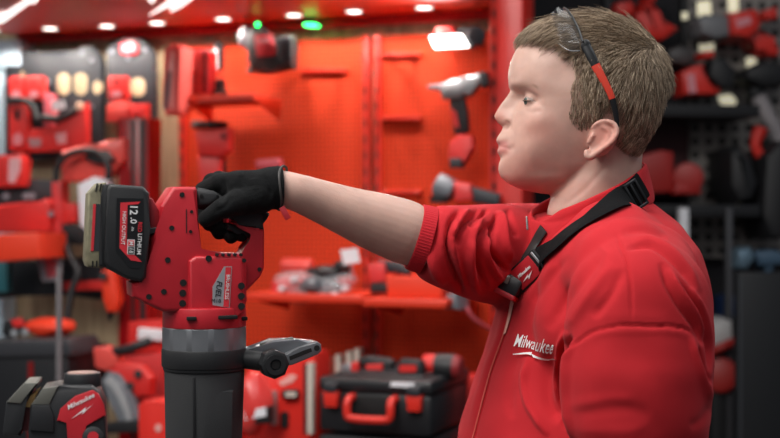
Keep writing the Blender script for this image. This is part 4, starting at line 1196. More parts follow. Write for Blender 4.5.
# canopy with downlights
ZC = W.world(50, 27, .17).z
itc = It(W, 'display_canopy', 250, 10, .3, 'dark red lit canopy over the bay with white stroke graphics', 'canopy'); itc.root.location.z = ZC; itc.p = Vector(itc.root.location)
u0 = (W.world(22, 30, .0)-itc.p).dot(W.X); u1 = (W.world(499, 30, .0)-itc.p).dot(W.X)
m = MB(); m.box(((u0+u1)/2, -.12, .06), (u1-u0, .89, .12), .004); m.build('canopy_body', mat('canopy_red', 'c43016', rough=.45), itc.root)
m = MB(); m.box(((u0+u1)/2, .28, -.014), (u1-u0, .02, .028), .002); m.build('perforated_header', hole_mat('header_red', '8c1612', pitch=.012, dark=3.0), itc.root)
def on_soffit(px, py):
    o = Vector((0, 0, CAMZ)); d = P(px, py, 1)-o; p = o+d*((ZC-.001-CAMZ)/d.z); r = p-itc.p; return r.dot(W.X), -r.dot(W.N)
def soff(name, pts, m):
    mb = MB(); vs_ = [on_soffit(*p) for p in pts]
    f0 = [mb.bm.verts.new((u, y, -.0005)) for u, y in vs_]; f1 = [mb.bm.verts.new((u, y, -.004)) for u, y in vs_]
    mb.bm.faces.new(f0); mb.bm.faces.new(f1[::-1])
    for i in range(len(f0)): j = (i+1) % len(f0); mb.bm.faces.new((f0[i], f0[j], f1[j], f1[i]))
    return mb.build(name, m, itc.root, smooth=False)
glow = mat('lit_white', 'ffffff', emit='fff6f0', estr=1.6)
soff('lit_stroke', [(-6, 17), (4, 11), (3, 14), (30, -3), (44, -8), (34, 3), (30, 2), (4, 21), (-3, 23)], glow)
soff('lit_stroke', [(149, 15), (165, 3), (172, -3), (179, -3), (171, 7), (168, 6)], glow)
soff('lit_stroke', [(170, 11.5), (175, 3), (188, -3), (197, -5), (180, 7)], glow)
soff('lit_stroke', [(147, -2), (156, -2), (152, 3)], glow)
for px, py in ((-8, 29), (50, 27.5), (107, 25), (157, 22), (223, 18), (294, 14), (354, 10.5), (424, 6.5)):
    u, y = on_soffit(px, py)
    wp = itc.p+W.X*u-W.N*y
    d_ = empty('downlight', Vector((wp.x, wp.y, ZC)), W.yaw, 'small round white downlight', 'light', 'downlights in a row under the red canopy')
    m = MB(); m.ring((0, 0, -.0005), (0, 0, -.006), .030, .024, 28); m.build('bezel', mat('bezel_white', 'd8d4d0', rough=.3), d_)
    m = MB(); m.cyl((0, 0, -.003), (0, 0, -.0008), .024, n=28); m.build('lamp_disc', mat('lamp_disc', 'ffffff', emit='fff4ea', estr=6), d_)
    L = bpy.data.lights.new('downlight_beam', 'SPOT'); L.energy = 6; L.spot_size = 2.9; L.spot_blend = .15; L.shadow_soft_size = .03; L.color = (1, .93, .85)
    lo = bpy.data.objects.new('downlight_beam', L); COL.objects.link(lo); lo.location = (wp.x, wp.y, ZC-.012); lo.rotation_euler = (Vector((0, 0, -1))+W.N*.1).to_track_quat('-Z', 'Y').to_euler()
# ================================================================ things in the display bay
Kg = mat('board_black', '26282d', rough=.55); bolt = mat('bolt_grey', '7c8088', rough=.4, metal=.3)
chrome = mat('chrome', 'b8bcc0', rough=.3, metal=.8); orr = mat('orange_red', 'e23a1c', rough=.5)
def rr(x0, y0, x1, y1, c=3):
    return [(x0+c, y0), (x1-c, y0), (x1, y0+c), (x1, y1-c), (x1-c, y1), (x0+c, y1), (x0, y1-c), (x0, y0+c)]
# base unit the boxes stand on
BZ = .60
bs = It(W, 'base_unit', 250, 438, .40, 'low red base unit of the bay that the tool cases stand on', 'base unit'); bs.root.location.z = 0; bs.p = Vector(bs.root.location)
a_ = (W.world(-120, 219, .4)-bs.p).dot(W.X); b_ = (W.world(486, 219, .4)-bs.p).dot(W.X)
m = MB(); m.box(((a_+b_)/2, -.02, BZ/2), (b_-a_, .68, BZ), .006); m.build('carcass', darkr, bs.root)
# --- tool boards on the wood wall
def board(outline, slots, n, lab, bolts, badge=None):
    it = It(W, 'tool_hanging_board', outline[0][0], outline[0][1], n, lab, 'tool board', 'black slotted tool boards on the wooden wall')
    m = MB(); it.poly(m, outline, n-.03, n, .004); br = m.build('panel', Kg, it.root)
    for s_ in slots: it.P('slot_opening', rr(*s_, c=4), n-.01, n+.0015, wood, br)
    for x, y in bolts: it.C('bolt', (x, y, n), (x, y, n+.004), .0085, .008, bolt, br)
    if badge:
        bd = it.P('badge', rr(*badge, c=3), n, n+.008, mat('badge_red2', 'a82830', rough=.4), br, bev=.002)
        it.P('badge_script', [(badge[0]+3, badge[1]+4), (badge[2]-4, badge[1]+3), (badge[2]-3, badge[3]-4), (badge[0]+4, badge[3]-3)], n+.008, n+.009, mat('pale_pink', 'c98088'), bd)
    return it
b1 = board([(5, 58), (10, 50), (18, 48), (26, 53), (76, 52), (82, 46), (92, 46), (98, 53), (101, 62), (101, 160), (5, 160)],
           [(57, 73, 70, 95), (74, 73, 87, 95), (93, 80, 101.5, 95), (20, 71, 26, 77)], .06, 'wide black slotted tool board, the left of the two on the wood', [(16, 55), (82, 53), (92, 60), (48, 82), (92, 107)])
b2 = board([(106, 50), (112, 44), (120, 42), (124, 38), (140, 38), (143, 42), (149, 46), (153, 53), (154, 118), (106, 122)],
           [(130, 78, 145, 96), (96.0, 0, 96.1, .1)][:1], .06, 'narrow black tool board with a red badge, the right of the two', [(112, 51), (145, 50), (128, 58)], (119, 41, 138, 55))
# --- hand tools and packs on the boards
def hang_pack(x0, y0, x1, y1, n, lab, m_=Tr, grp='red tool packs hung on the black boards', light=True):
    it = It(W, 'hanging_tool_pack', (x0+x1)/2, y1, n, lab, 'tool pack', grp)
    b = it.P('card', rr(x0, y0, x1, y1, 2), n, n+.045, m_, bev=.006)
    w = x1-x0; h = y1-y0
    it.P('hang_hole', rr(x0+w*.38, y0+h*.12, x0+w*.58, y0+h*.34, 1.2), n+.045, n+.0465, dhole, b)
    if light: it.P('printed_mark', [(x0+w*.25, y0+h*.68), (x0+w*.55, y0+h*.6), (x0+w*.78, y0+h*.72), (x0+w*.7, y0+h*.86), (x0+w*.28, y0+h*.88)], n+.045, n+.0465, mat('pale_pink', 'c98088'), b)
    return it
hang_pack(8, 76, 24, 100, .07, 'red pack at the top left of the wide board, beside its twin')
hang_pack(25, 76, 43, 100, .07, 'red pack second from the left on the wide board')
hang_pack(8, 104, 27, 151, .07, 'tall red pack low at the far left of the wide board')
hang_pack(107, 76, 126, 100, .07, 'red pack with a dark hole on the narrow board')
# big red clamp-like tool low on the wide board
it = It(W, 'red_hand_tool', 57, 152, .075, 'broad red tool with black grips filling the bottom of the wide board', 'hand tool')
b = it.P('tool_body', [(27, 132), (34, 128), (52, 129), (58, 124), (86, 102), (87, 151), (27, 152)], .075, .13, Tr, bev=.008)
it.P('upper_bar', [(43, 92), (52, 94), (54, 112), (50, 126), (43, 126)], .08, .12, mat('pack_rose', 'd4606a', rough=.4), bev=.005)
it.T('black_grip', [(9, 100, .12), (26, 101, .13), (33, 107, .13), (38, 122, .13)], .011, K); it.T('black_lever', [(42, 117, .135), (56, 119, .14), (66, 116, .135), (77, 110, .13)], .012, K)
it.P('grey_print', [(28, 138), (41, 138), (41, 147), (30, 147)], .13, .132, mat('print_grey', '9a7478'), b); it.P('white_print', [(55, 134), (66, 132), (66, 143), (58, 144)], .13, .132, mat('print_pink', 'd8a0a4'), b)
it.C('knob', (80, 106, .12), (80, 106, .145), .014, .012, mat('knob_cream', 'd8b8a0'))
it = It(W, 'price_card', 58, 111, .15, 'small white card in front of the wide black board', 'card'); it.P('card_sheet', [(51, 101), (64, 100), (65, 109), (53, 111)], .15, .153, Wt)
it = It(W, 'red_clamp_tool', 126, 122, .075, 'red grip tool low on the narrow board above the dark red cabinet', 'hand tool')
it.P('jaw', [(106, 105), (116, 100), (128, 102), (130, 110), (124, 122), (106, 122)], .075, .12, Tr2, bev=.006); it.P('handle', [(130, 104), (146, 103), (146, 119), (140, 119), (138, 109), (134, 119), (128, 119)], .075, .12, Tr, bev=.005)
# dark red cabinet
it = It(W, 'tall_cabinet', 143, 219, .22, 'glossy dark red cabinet standing left of the red panels behind the battery', 'cabinet'); it.root.location.z = BZ; it.p = Vector(it.root.location)
c_ = it.B('carcass', 118, 118, 148, 700, .02, .22, mat('gloss_dark_red', '8e1014', rough=.25), bev=.004)
it.B('dark_stripe', 131, 119, 134.5, 600, .22, .222, K, c_); it.B('dark_stripe', 140, 119, 145, 600, .22, .222, K, c_)
# blue-grey pillar far left
it = It(W, 'pale_blue_pillar', 8, 40, -.0, 'pale blue pillar edge at the top left corner of the wall', 'pillar'); it.root.location.z = 0; it.p = Vector(it.root.location)
m = MB(); x0 = it.q(-14, 219, .04)[0]; x1 = it.q(5, 219, .04)[0]; m.box(((x0+x1)/2, -.01, 1.03), (x1-x0, .08, 2.06), .006); m.build('shaft', mat('pale_blue', 'a9bcc8', rough=.5), it.root)
m = MB(); x1 = it.q(25, 219, .04)[0]; m.box(((x0+x1)/2, -.012, 2.09), (x1-x0, .10, .09), .006); m.build('capital', mat('pale_blue', 'a9bcc8'), it.root)
# --- red shelf high on the panel with packs
def shelf(x0, x1, py, n1, lab, n0=.042, thick=.02, lip=.0, cone=0):
    it = It(W, 'red_shelf', (x0+x1)/2, py, n1, lab, 'shelf', 'red steel shelves on the perforated panels')
    a = it.q(x0, py, n1)[0]; b = it.q(x1, py, n1)[0]
    m = MB(); m.box(((a+b)/2, (n1-n0)/2, -thick/2), (b-a, n1-n0, thick), .003); tp_ = m.build('shelf_board', shelfr, it.root)
    m = MB(); m.box(((a+b)/2, -.002, -.012), (b-a+.004, .006, .021), .002); m.build('front_lip', shelfr, it.root)
    for u in (a+.004, b-.004):
        m = MB(); y1 = n1-n0-.005
        m.bm.faces.new([m.bm.verts.new(p) for p in ((u, y1, -.02), (u, .02, -.02), (u, y1, -.07))])
        bmesh.ops.solidify(m.bm, geom=m.bm.faces[:], thickness=.006); m.build('bracket', shelfr, it.root)
    return it
shelf(182, 254, 95, .24, 'short red shelf near the top carrying the upright blister packs')
shelf(247, 362, 294, .34, 'long red shelf carrying the plastic bag of tools')
shelf(364, 446, 299, .36, 'red shelf half hidden under the raised elbow, with a red bin')
for k, (x, lab) in enumerate(((181, 'leftmost'), (188, 'second'), (195, 'third'), (202, 'fourth'))):
    it = It(W, 'blister_pack', x+3, 94, .20, f'{lab} of the thin red blister packs standing upright on the short high shelf', 'blister pack', 'thin red blister packs on the short shelf')
    b = it.P('card', rr(x, 48+k*.6, x+6, 94, 1), .06, .20, mat('pack_dark', 'a4181c', rough=.3), bev=.003); it.P('spine', [(x+2.2, 52), (x+4, 52), (x+4, 92), (x+2.2, 92)], .20, .203, K if k % 2 else Tr2, b)
it = It(W, 'clear_blister_box', 171, 114, .30, 'tall coral red clear blister box hanging at the left end of the short shelf', 'blister box')
b = it.P('shell', [(163, 48), (170, 43), (181, 46), (179, 112), (164, 115), (161, 105)], .10, .30, mat('pack_coral2', 'e8635c', rough=.2), bev=.01)
it.P('dark_tool_inside', [(165, 88), (168, 70), (170.5, 72), (168.5, 96), (166, 110), (163.5, 108)], .30, .304, mat('grey_tool', '5e5058'), b); it.P('white_glare_strip', [(171.5, 52), (174.5, 52), (172.5, 108), (170, 108)], .30, .303, mat('glare_pink', 'f0a098'), b)  # pale strip paints glare on the clear shell
it = It(W, 'folding_knife', 216, 70, .03, 'slim white and black tool hanging above the short shelf', 'knife')
it.P('white_body', [(211, 54), (214, 46), (219, 46), (219, 66), (217, 70), (210, 69)], .03, .055, mat('pale_grey', 'cfcdd2', rough=.3), bev=.004); it.P('black_spine', [(213, 47), (216, 41), (220, 44), (220.5, 66), (218.5, 69), (218.5, 47)], .03, .06, K, bev=.003)
it = It(W, 'small_black_stand', 218, 94, .16, 'small black stand on the right of the short shelf', 'stand'); it.P('base', [(212.5, 90), (223.5, 90), (224, 94), (212, 94)], .12, .18, K, bev=.003); it.P('stem', [(215, 79), (221, 79), (222, 90), (214, 90)], .13, .17, K, bev=.004)
# laser level on the panel
it = It(W, 'mounted_laser_level', 266, 72, .16, 'black and red laser level mounted high on the red wall with green lights', 'laser level')
b = it.P('housing', [(246, 32), (254, 24), (262, 28), (264, 38), (276, 50), (278, 36), (290, 35), (293, 44), (292, 68), (272, 71), (262, 73), (250, 70), (246, 60)], .02, .15, K, bev=.012)
it.P('red_face', [(254, 36), (258, 33), (270, 34), (278, 52), (272, 56), (256, 56)], .15, .157, mat('level_face', 'b83038', rough=.4), b, bev=.003)
it.P('script_mark', [(258, 39), (269, 37), (268, 42), (259, 44)], .157, .159, mat('print_pink', 'd8a0a4'), b)
it.P('side_grip', [(276, 38), (291, 37), (292, 60), (284, 64), (276, 56)], .15, .17, Kg, b, bev=.006)
it.P('bracket', [(237, 34), (243, 26), (248, 24), (249, 44), (246, 50), (238, 44)], .0, .12, mat('bracket_grey', '4c474c', rough=.4, metal=.4), bev=.004)
it.C('foot', (263, 73, .09), (263, 68, .09), .05, .05, K)
gl_ = mat('green_led', '20ff60', emit='22ff70', estr=9)
it.S('green_led', (257.5, 24.5, .16), 0.0065, (1, .5, 1), gl_, b)
it = It(W, 'green_level_lamp', 309, 25, .10, 'small glowing green lamp right of the mounted laser level', 'lamp'); it.P('glow_bar', rr(303, 23.3, 315, 25.4, .8), .0, .10, gl_, bev=.003); it.P('bracket', [(304, 18), (314, 18), (314, 23), (304, 23)], 0, .07, darkr)
# empty hooks
def hook(x0, x1, y, h, lab):
    it = It(W, 'wall_hook', (x0+x1)/2, y+h, .02, lab, 'hook', 'empty red hooks on the perforated panels')
    it.P('back_plate', [(x0, y), (x1, y), (x1, y+4), (x0, y+4)], .0, .02, panr, bev=.002)
    for x in (x0+3, x1-3): it.T('prong', [(x, y+2, .02), (x, y+3, .10), (x, y+1, .13)], .006, shelfr, smooth=2)
hook(300, 346, 68, 12, 'wide red hook bar right of the mounted laser level'); hook(382, 420, 52, 8, 'upper empty red hook bar left of the white lamp'); hook(382, 420, 116, 8, 'lower empty red hook bar left of the hanging nail gun'); hook(382, 420, 190, 8, 'empty red hook bar right above the forearm')
it = It(W, 'small_pink_package', 267, 167, .06, 'small pinkish red package on the wall just above the black glove', 'package'); it.P('box_body', [(255, 160), (279, 158), (280, 167), (256, 168)], .0, .07, mat('pack_rose', 'd4606a'), bev=.004)
# grease gun like tool with a black dish top
it = It(W, 'red_pump_tool', 210, 185, .10, 'red pump tool with a flat black round top, below the short shelf', 'pump tool')
it.P('body', [(192, 130), (228, 127), (228, 150), (220, 158), (196, 156)], .04, .17, Tr, bev=.02); it.C('black_dish', (209.5, 128, .12), (209.5, 122, .12), .060, .058, K, bev=.006)
it.P('lower_body', [(196, 156), (219, 157), (217, 186), (199, 186)], .05, .15, mat('tool_rose', 'cf3a3a', rough=.4), bev=.012); it.P('trigger', [(216, 160), (222, 158), (223, 184), (217, 184)], .07, .12, K, bev=.003); it.C('port', (224, 136, .165), (224, 136, .18), .012, .011, darkr)
# lit work lamp
it = It(W, 'lit_work_light', 455, 48, .12, 'small work light with a bright white face on the red wall', 'work light')
it.P('housing', [(434, 30), (470, 26), (481, 30), (482, 44), (470, 48), (436, 38)], .0, .09, K, bev=.01); it.P('red_cap', [(436, 28), (452, 26), (454, 32), (434, 34)], .06, .11, Tr, bev=.004)
it.P('lit_face', [(429, 36), (460, 34), (467, 46), (434, 48)], .10, .125, mat('lamp_face', 'ffffff', emit='fffaf4', estr=7), bev=.003)
it.C('ball_joint', (476, 36, .09), (476, 36, .11), .03, .026, Kg, bev=.004)
L = bpy.data.lights.new('work_light_beam', 'AREA'); L.energy = 2.5; L.size = .08; lo = bpy.data.objects.new('work_light_beam', L); COL.objects.link(lo); lo.location = W.world(448, 42, .14); lo.rotation_euler = Vector((-.5, -1, -.6)).to_track_quat('-Z', 'Y').to_euler()
# hanging rivet tool
it = It(W, 'hanging_rivet_gun', 462, 168, .10, 'grey and black pistol shaped tool hanging on the red wall before his face', 'power tool')
it.P('grey_head', [(439, 84), (450, 79), (464, 77), (480, 72), (486, 74), (484, 84), (466, 90), (463, 98), (443, 100), (440, 94)], .03, .13, mat('head_grey', '9a9b9c', rough=.35, metal=.4), bev=.014)
it.P('rear_cap', [(478, 72), (485, 71), (488, 84), (482, 89)], .04, .135, K, bev=.006); it.C('nose_tip', (441, 88, .08), (428, 87, .08), .012, .006, G)
it.P('grip', [(448, 98), (464, 96), (466, 112), (468, 132), (459, 136), (453, 134)], .05, .12, K, bev=.014); it.P('red_inset', [(450, 108), (456, 112), (459, 128), (454, 126)], .12, .124, Tr)
it.P('battery', [(449, 142), (458, 134), (472, 136), (473, 150), (463, 158), (460, 168), (450, 168), (448, 156)], .04, .13, Tr, bev=.008); it.P('battery_foot', [(449, 158), (461, 158), (461, 168), (449, 168)], .035, .14, Kg, bev=.005)
it = It(W, 'grey_angle_tool', 468, 206, .12, 'grey and red angled power tool just above the raised red sleeve', 'power tool')
it.C('motor_end', (437, 184, .12), (454, 192, .12), .036, .034, G, bev=.006); it.P('red_middle', [(452, 181), (470, 184), (472, 200), (454, 202)], .06, .16, mat('tool_rose', 'cf3a3a'), bev=.012); it.P('black_handle', [(470, 186), (500, 194), (498, 208), (470, 202)], .07, .15, Kg, bev=.014); it.C('front_knob', (440, 196, .14), (440, 203, .14), .03, .028, K)
# --- long shelf: bag of tools, pouch, tag, tool, bin
it = It(W, 'plastic_tool_bag', 313, 294, .22, 'crumpled clear plastic bag of red and black tools on the long shelf', 'plastic bag')
def lump(cx, cy, n, rx, ry, rz, seed, amp=.15):
    m = MB(); q = bmesh.ops.create_icosphere(m.bm, subdivisions=4, radius=1); rs = np.random.RandomState(seed); ks = rs.normal(0, 2.6, (10, 3)); ph = rs.uniform(0, 6, 10)
    c = it.v(cx, cy, n)
    for v in q['verts']:
        d = sum(math.sin(k.dot(v.co)+p) if 0 else math.sin(k[0]*v.co.x+k[1]*v.co.y+k[2]*v.co.z+p) for k, p in zip(ks, ph))/10
        f = 1+amp*2*d; v.co = Vector((v.co.x*rx*f, v.co.y*ry*f, v.co.z*rz*f))+c
    return m
filmm = mat('clear_film', 'd8dade', rough=.12, alpha=.30, spec=1.)
lump(313, 285, .22, .132, .10, .052, 3, .3).build('film', filmm, it.root)
lump(290, 288, .22, .055, .07, .035, 5).build('red_contents', mat('tool_rose', 'cf3a3a'), it.root); lump(322, 287, .23, .065, .07, .036, 8).build('black_contents', mat('grey_tool2', '43464c'), it.root); lump(345, 280, .2, .03, .05, .032, 9).build('red_piece', Tr, it.root)
for x, y in ((277, 286), (300, 293), (308, 281), (330, 292), (340, 286), (289, 277)): it.P('white_piece', rr(x, y, x+7, y+6, 2), .27, .30, mat('print_white', 'c8c6ca', rough=.2), bev=.004)
it = It(W, 'black_pouch', 327, 277, .24, 'folded black cloth pouch lying on the plastic bag', 'pouch'); lump(327, 272, .24, .055, .06, .016, 11, .35).build('cloth', K, it.root); lump(341, 268, .24, .022, .03, .022, 12, .3).build('knot', K, it.root)
it = It(W, 'white_price_tag', 350, 265, .26, 'white paper tag standing above the plastic bag under the forearm', 'tag'); it.P('paper', [(340, 250), (357, 248), (360, 262), (344, 265)], .26, .262, Wt); it.T('clip', [(352, 264, .258), (352, 272, .258), (353, 280, .255)], .003, G, smooth=0)
it = It(W, 'coral_roll', 297, 270, .10, 'coral red roll lying behind the plastic bag', 'roll'); it.C('tube', (283, 265, .12), (312, 266, .12), .022, .022, Tr2, bev=.004)
it = It(W, 'shelf_drill', 380, 292, .22, 'red and black drill standing on the shelf beside the white tag', 'drill')
it.P('body', [(367, 264), (384, 262), (386, 282), (370, 284)], .16, .26, mat('tool_rose', 'cf3a3a'), bev=.01); it.P('black_top', [(376, 259), (398, 262), (408, 270), (408, 276), (384, 272)], .16, .25, Kg, bev=.01); it.P('battery', [(370, 284), (387, 283), (387, 293), (370, 293)], .14, .27, K, bev=.004)
it = It(W, 'red_parts_bin', 415, 298, .33, 'open orange red parts bin on the shelf below the elbow', 'bin')
it.P('bin_front', [(386, 276), (443, 277), (441, 298), (388, 298)], .31, .33, orr, bev=.004); it.P('bin_side', [(386, 274), (389, 274), (390, 297), (388, 297)], .06, .31, orr); it.P('bin_side', [(439, 274), (442, 274), (441, 297), (438, 297)], .06, .31, orr); it.P('bin_back', [(386, 272), (442, 273), (440, 297), (388, 297)], .05, .07, orr)
it = It(W, 'grey_socket_tool', 448, 310, .30, 'dark grey tool end beside the red sleeve below the shelf', 'hand tool'); it.P('body', [(441, 309), (446, 294), (456, 292), (458, 310)], .02, .30, G, bev=.01)
it = It(W, 'cable_coil', 466, 309, .20, 'thin pale red cable hanging next to the red sleeve', 'cable'); it.T('cord', [(452, 292, .05), (463, 302, .2), (473, 318, .2), (492, 330, .1)], .005, mat('pack_rose', 'd4606a'))
# --- stacked tool cases
kb = mat('case_black', '1b1c1f', rough=.42, bump=.05, bscale=300)
def case(px0, px1, ptop, pbot, n1, depth, lab, z=None, h=None):
    it = It(W, 'tool_case', (px0+px1)/2, ptop, n1, lab, 'tool case', 'black tool cases with red latches in one stack')
    a = it.q(px0, ptop, n1)[0]; b = it.q(px1, ptop, n1)[0]; H = h or -it.q(px0, pbot, n1)[1]
    if z is not None: it.root.location.z = z+H; it.p = Vector(it.root.location)
    w = b-a; cx = (a+b)/2
    m = MB(); m.box((cx, depth/2, -H*.64), (w, depth, H*.70), .010); m.build('shell', kb, it.root)
    m = MB(); m.box((cx, depth/2, -H*.16), (w*1.02, depth*1.01, H*.26), .012); m.box((cx, depth/2, -.004), (w*.8, depth*.8, .012), .004); lid = m.build('lid', kb, it.root)
    m = MB(); m.box((cx, depth/2, .004), (w*.5, depth*.5, .006), .002); m.build('lid_rib', Kg, lid)
    for sx in (-1, 1):
        u = cx+sx*w*.37
        m = MB(); m.box((u, -.012, -H*.20), (w*.12, .03, H*.16), .005); la = m.build('latch_hinge', Kg, it.root)
        m = MB(); m.prism([(u-w*.07, -H*.27), (u+w*.07, -H*.27), (u+w*.055, -H*.55), (u-w*.055, -H*.55)], -.022, .002, .004); m.build('latch', mat('latch_red', 'd42c20', rough=.4), it.root)
    m = MB(); x0, x1 = cx-w*.19, cx+w*.19
    m.tube(smoothpath([(x0, .0, -H*.36), (x0, -.035, -H*.40), (x0, -.04, -H*.62), (x0+.015, -.04, -H*.70), (x1-.015, -.04, -H*.70), (x1, -.04, -H*.62), (x1, -.035, -H*.40), (x1, 0, -H*.36)], 4), .0105, n=12); m.build('handle', mat('latch_red', 'd42c20'), it.root)
    m = MB(); m.box((cx, -.001, -H*.50), (w*.40, .006, H*.34), .002); m.build('handle_recess', dhole, it.root)
    return it
cs1 = case(319, 431, 377, 431, .62, .34, 'top black tool case with a red handle, tools lying on its lid')
z1 = cs1.p.z; hh = -cs1.q(319, 431, .62)[1]
case(319, 431, 432, 486, .62, .34, 'second tool case in the stack, directly under the one with tools on it', z=z1-2*hh-.004, h=hh)
case(319, 431, 486, 540, .62, .34, 'lowest tool case of the stack, below the frame edge', z=BZ+.002, h=max(.08, z1-2*hh-.006-BZ-.002))
it = It(W, 'red_case', 466, 440, .30, 'plain red case right of the black tool cases, beside the zip', 'case'); it.root.location.z = BZ; it.p = Vector(it.root.location)
it.B('shell', 459, 376, 486, 700, .05, .30, Tr, bev=.01)
zc = z1+.008
def on_case(name, px, py, n, lab, cat):
    it = It(W, name, px, py, n, lab, cat); return it
it = on_case('lying_drill', 375, 372, .47, 'black and red drill lying at the back left of the top case lid', 'drill')
it.P('black_body', [(356, 360), (366, 356), (386, 359), (392, 362), (390, 374), (384, 374), (382, 367), (362, 368)], .42, .52, K, bev=.008); it.P('red_body', [(365, 365), (382, 364), (382, 372), (365, 373)], .43, .53, Tr, bev=.005); it.P('chuck', [(339, 365), (352, 363), (353, 371), (340, 373)], .44, .52, chrome, bev=.008); it.P('red_ring', [(350, 363), (358, 362), (358, 373), (350, 373)], .43, .53, Tr, bev=.006)
it = on_case('lying_battery', 409, 384, .55, 'black battery with a red label on the lid of the top case', 'battery')
b = it.P('shell', [(397, 362), (401, 359), (420, 361), (422, 366), (421, 383), (397, 382)], .46, .55, K, bev=.006); it.P('red_label', rr(399, 365, 416, 372, 1), .55, .553, Tr, b)
it = on_case('red_flashlight', 443, 378, .45, 'round black and red torch lying right of the battery on the top case', 'torch')
it.C('red_barrel', (424, 365, .46), (446, 366, .46), .030, .032, Tr, bev=.004); it.C('black_grip', (436, 366, .46), (455, 367, .46), .034, .034, K, bev=.004); it.C('lens_head', (454, 367, .46), (462, 367.5, .46), .034, .026, mat('dull_red', '8a2024'), bev=.004)
it = on_case('white_sticker', 403, 386, .60, 'white sticker on the front of the top case lid', 'sticker'); it.P('paper', [(391, 382), (415, 383), (413, 387.5), (390, 386.5)], .625, .628, Wt)
# --- red display board with rails, lower middle
it = It(W, 'red_display_board', 285, 438, .60, 'bright red display board with a pale upright rail left of the tool cases', 'display board'); it.root.location.z = BZ; it.p = Vector(it.root.location)
b = it.P('board', [(246, 362), (262, 355), (300, 354), (315, 353), (316, 366), (316, 700), (246, 700)], .34, .58, mat('board_red', 'dc2c22', rough=.4), bev=.006)
it.B('pale_rail', 307, 363, 312.5, 434, .58, .60, mat('rail_pale', 'c8c0b4', rough=.4), b); it.B('painted_rail_shade', 303.5, 364, 306, 434, .58, .583, K, b)  # black strip paints the shade beside the rail
for x, y in ((323, 358), (335, 355), (346, 352), (354, 349)): it.B('short_rail', x, y, x+5, y+20, .12, .20, mat('rail_pale', 'c8c0b4'), b)
it.P('white_swoosh', [(278, 382), (291, 374), (297, 376), (293, 382), (282, 386)], .58, .583, mat('swoosh', 'e8a8a0'), b); it.P('grey_buckle', rr(281, 390, 297, 399, 2), .58, .60, K, b, bev=.003); it.P('buckle_face', rr(285, 392, 296, 397, 1), .60, .603, mat('rail_pale', 'c8c0b4'), b)
it.P('dark_slot', rr(280.5, 412, 287.5, 428, 2), .58, .59, K, b); it.B('grey_edge_strip', 271, 391, 276, 425, .58, .59, mat('strip_grey', 'a08a88'), b)
it = It(W, 'red_tool_bag', 253, 425, .66, 'glossy red bag with a white label behind the black side handle', 'bag'); lump(253, 402, .66, .046, .05, .085, 21, .15).build('bag_body', mat('pack_coral3', 'd8403c', rough=.25), it.root); it.P('black_base', [(238, 412), (268, 407), (268, 424), (240, 424)], .60, .70, K, bev=.006); it.P('white_label', [(243, 412), (265, 407), (266, 416), (245, 420)], .70, .705, Wt)
it = It(W, 'red_box_stack', 205, 440, .5, 'low red boxes behind the black barrel of the tool', 'box'); it.root.location.z = BZ; it.p = Vector(it.root.location); it.B('box_body', 142, 400, 240, 700, .3, .5, Tr, bev=.006)
it = It(W, 'red_case_with_logo', 152, 440, .64, 'small bright red case between the saw and the black barrel', 'case'); it.root.location.z = BZ; it.p = Vector(it.root.location)
b = it.P('case_body', [(138, 404), (150, 400), (168, 402), (168, 700), (138, 700)], .46, .64, mat('board_red', 'dc2c22'), bev=.006); it.P('pale_mark', rr(155, 424, 161, 432, 2), .64, .643, mat('swoosh', 'e8a8a0'), b)
# --- circular saw and others, lower left
it = It(W, 'circular_saw', 128, 425, .50, 'red circular saw with a grey curved guard between the laser level and the barrel', 'saw')
m = MB()
pts = [(100+0, 382), (107, 372), (116, 374), (124, 384), (131, 398), (136, 412), (138, 428), (122, 430), (116, 418), (112, 404), (106, 392)]
it.P('guard', pts, .44, .52, G, bev=.006); it.P('guard_rim', [(104, 382), (110, 376), (118, 384), (126, 400), (131, 416), (131, 428), (127, 428), (124, 412), (117, 396), (110, 386)], .52, .527, mat('guard_pale', '9a9c9e', rough=.4), bev=.001)
it.P('shoe', [(104, 424), (140, 420), (142, 432), (104, 434)], .40, .56, K, bev=.003)
it.P('motor', [(106, 372), (116, 362), (140, 366), (150, 378), (148, 396), (134, 398), (124, 384)], .38, .50, Tr, bev=.014); it.P('handle', [(92, 348), (104, 346), (116, 352), (118, 364), (106, 372), (94, 368)], .38, .50, Tr2, bev=.01); it.T('black_grip', [(114, 352, .48), (126, 350, .5), (140, 345, .5), (150, 341, .48)], .014, K)
for x, y in ((138, 374), (130, 386)): it.C('dark_port', (x, y, .49), (x, y, .51), .012, .011, K)
it = It(W, 'red_tool_case', 136, 372, .30, 'red case with a white label behind the circular saw', 'case')
b = it.P('case_body', [(118, 358), (162, 352), (163, 400), (122, 402)], .12, .32, mat('tool_rose', 'cf3a3a'), bev=.008); it.P('white_label', [(138, 328), (162, 330), (162, 341), (137, 339)], .31, .33, Wt, b, bev=.002); it.P('upper_red', [(128, 322), (163, 320), (163, 352), (126, 354)], .12, .31, Tr, b, bev=.006)
it = It(W, 'black_tool_chest', 45, 440, .55, 'large black tool chest at the far left below the wooden wall', 'tool chest'); it.root.location.z = BZ; it.p = Vector(it.root.location)
it.B('chest_body', -30, 352, 68, 700, .20, .55, kb, bev=.012); it.P('chest_lid', [(-30, 342), (66, 339), (70, 346), (70, 356), (-30, 358)], .18, .56, mat('case_grey', '35363a', rough=.4), bev=.006); it.B('right_chest', 62, 346, 90, 700, .15, .40, kb, bev=.01); it.B('red_stripe', 28, 362, 33, 470, .55, .553, darkr)
it = It(W, 'orange_tool_bag', 52, 336, .42, 'bright orange red soft bag on the black tool chest', 'bag'); lump(51, 327, .42, .078, .07, .030, 31, .2).build('bag_body', orr, it.root)
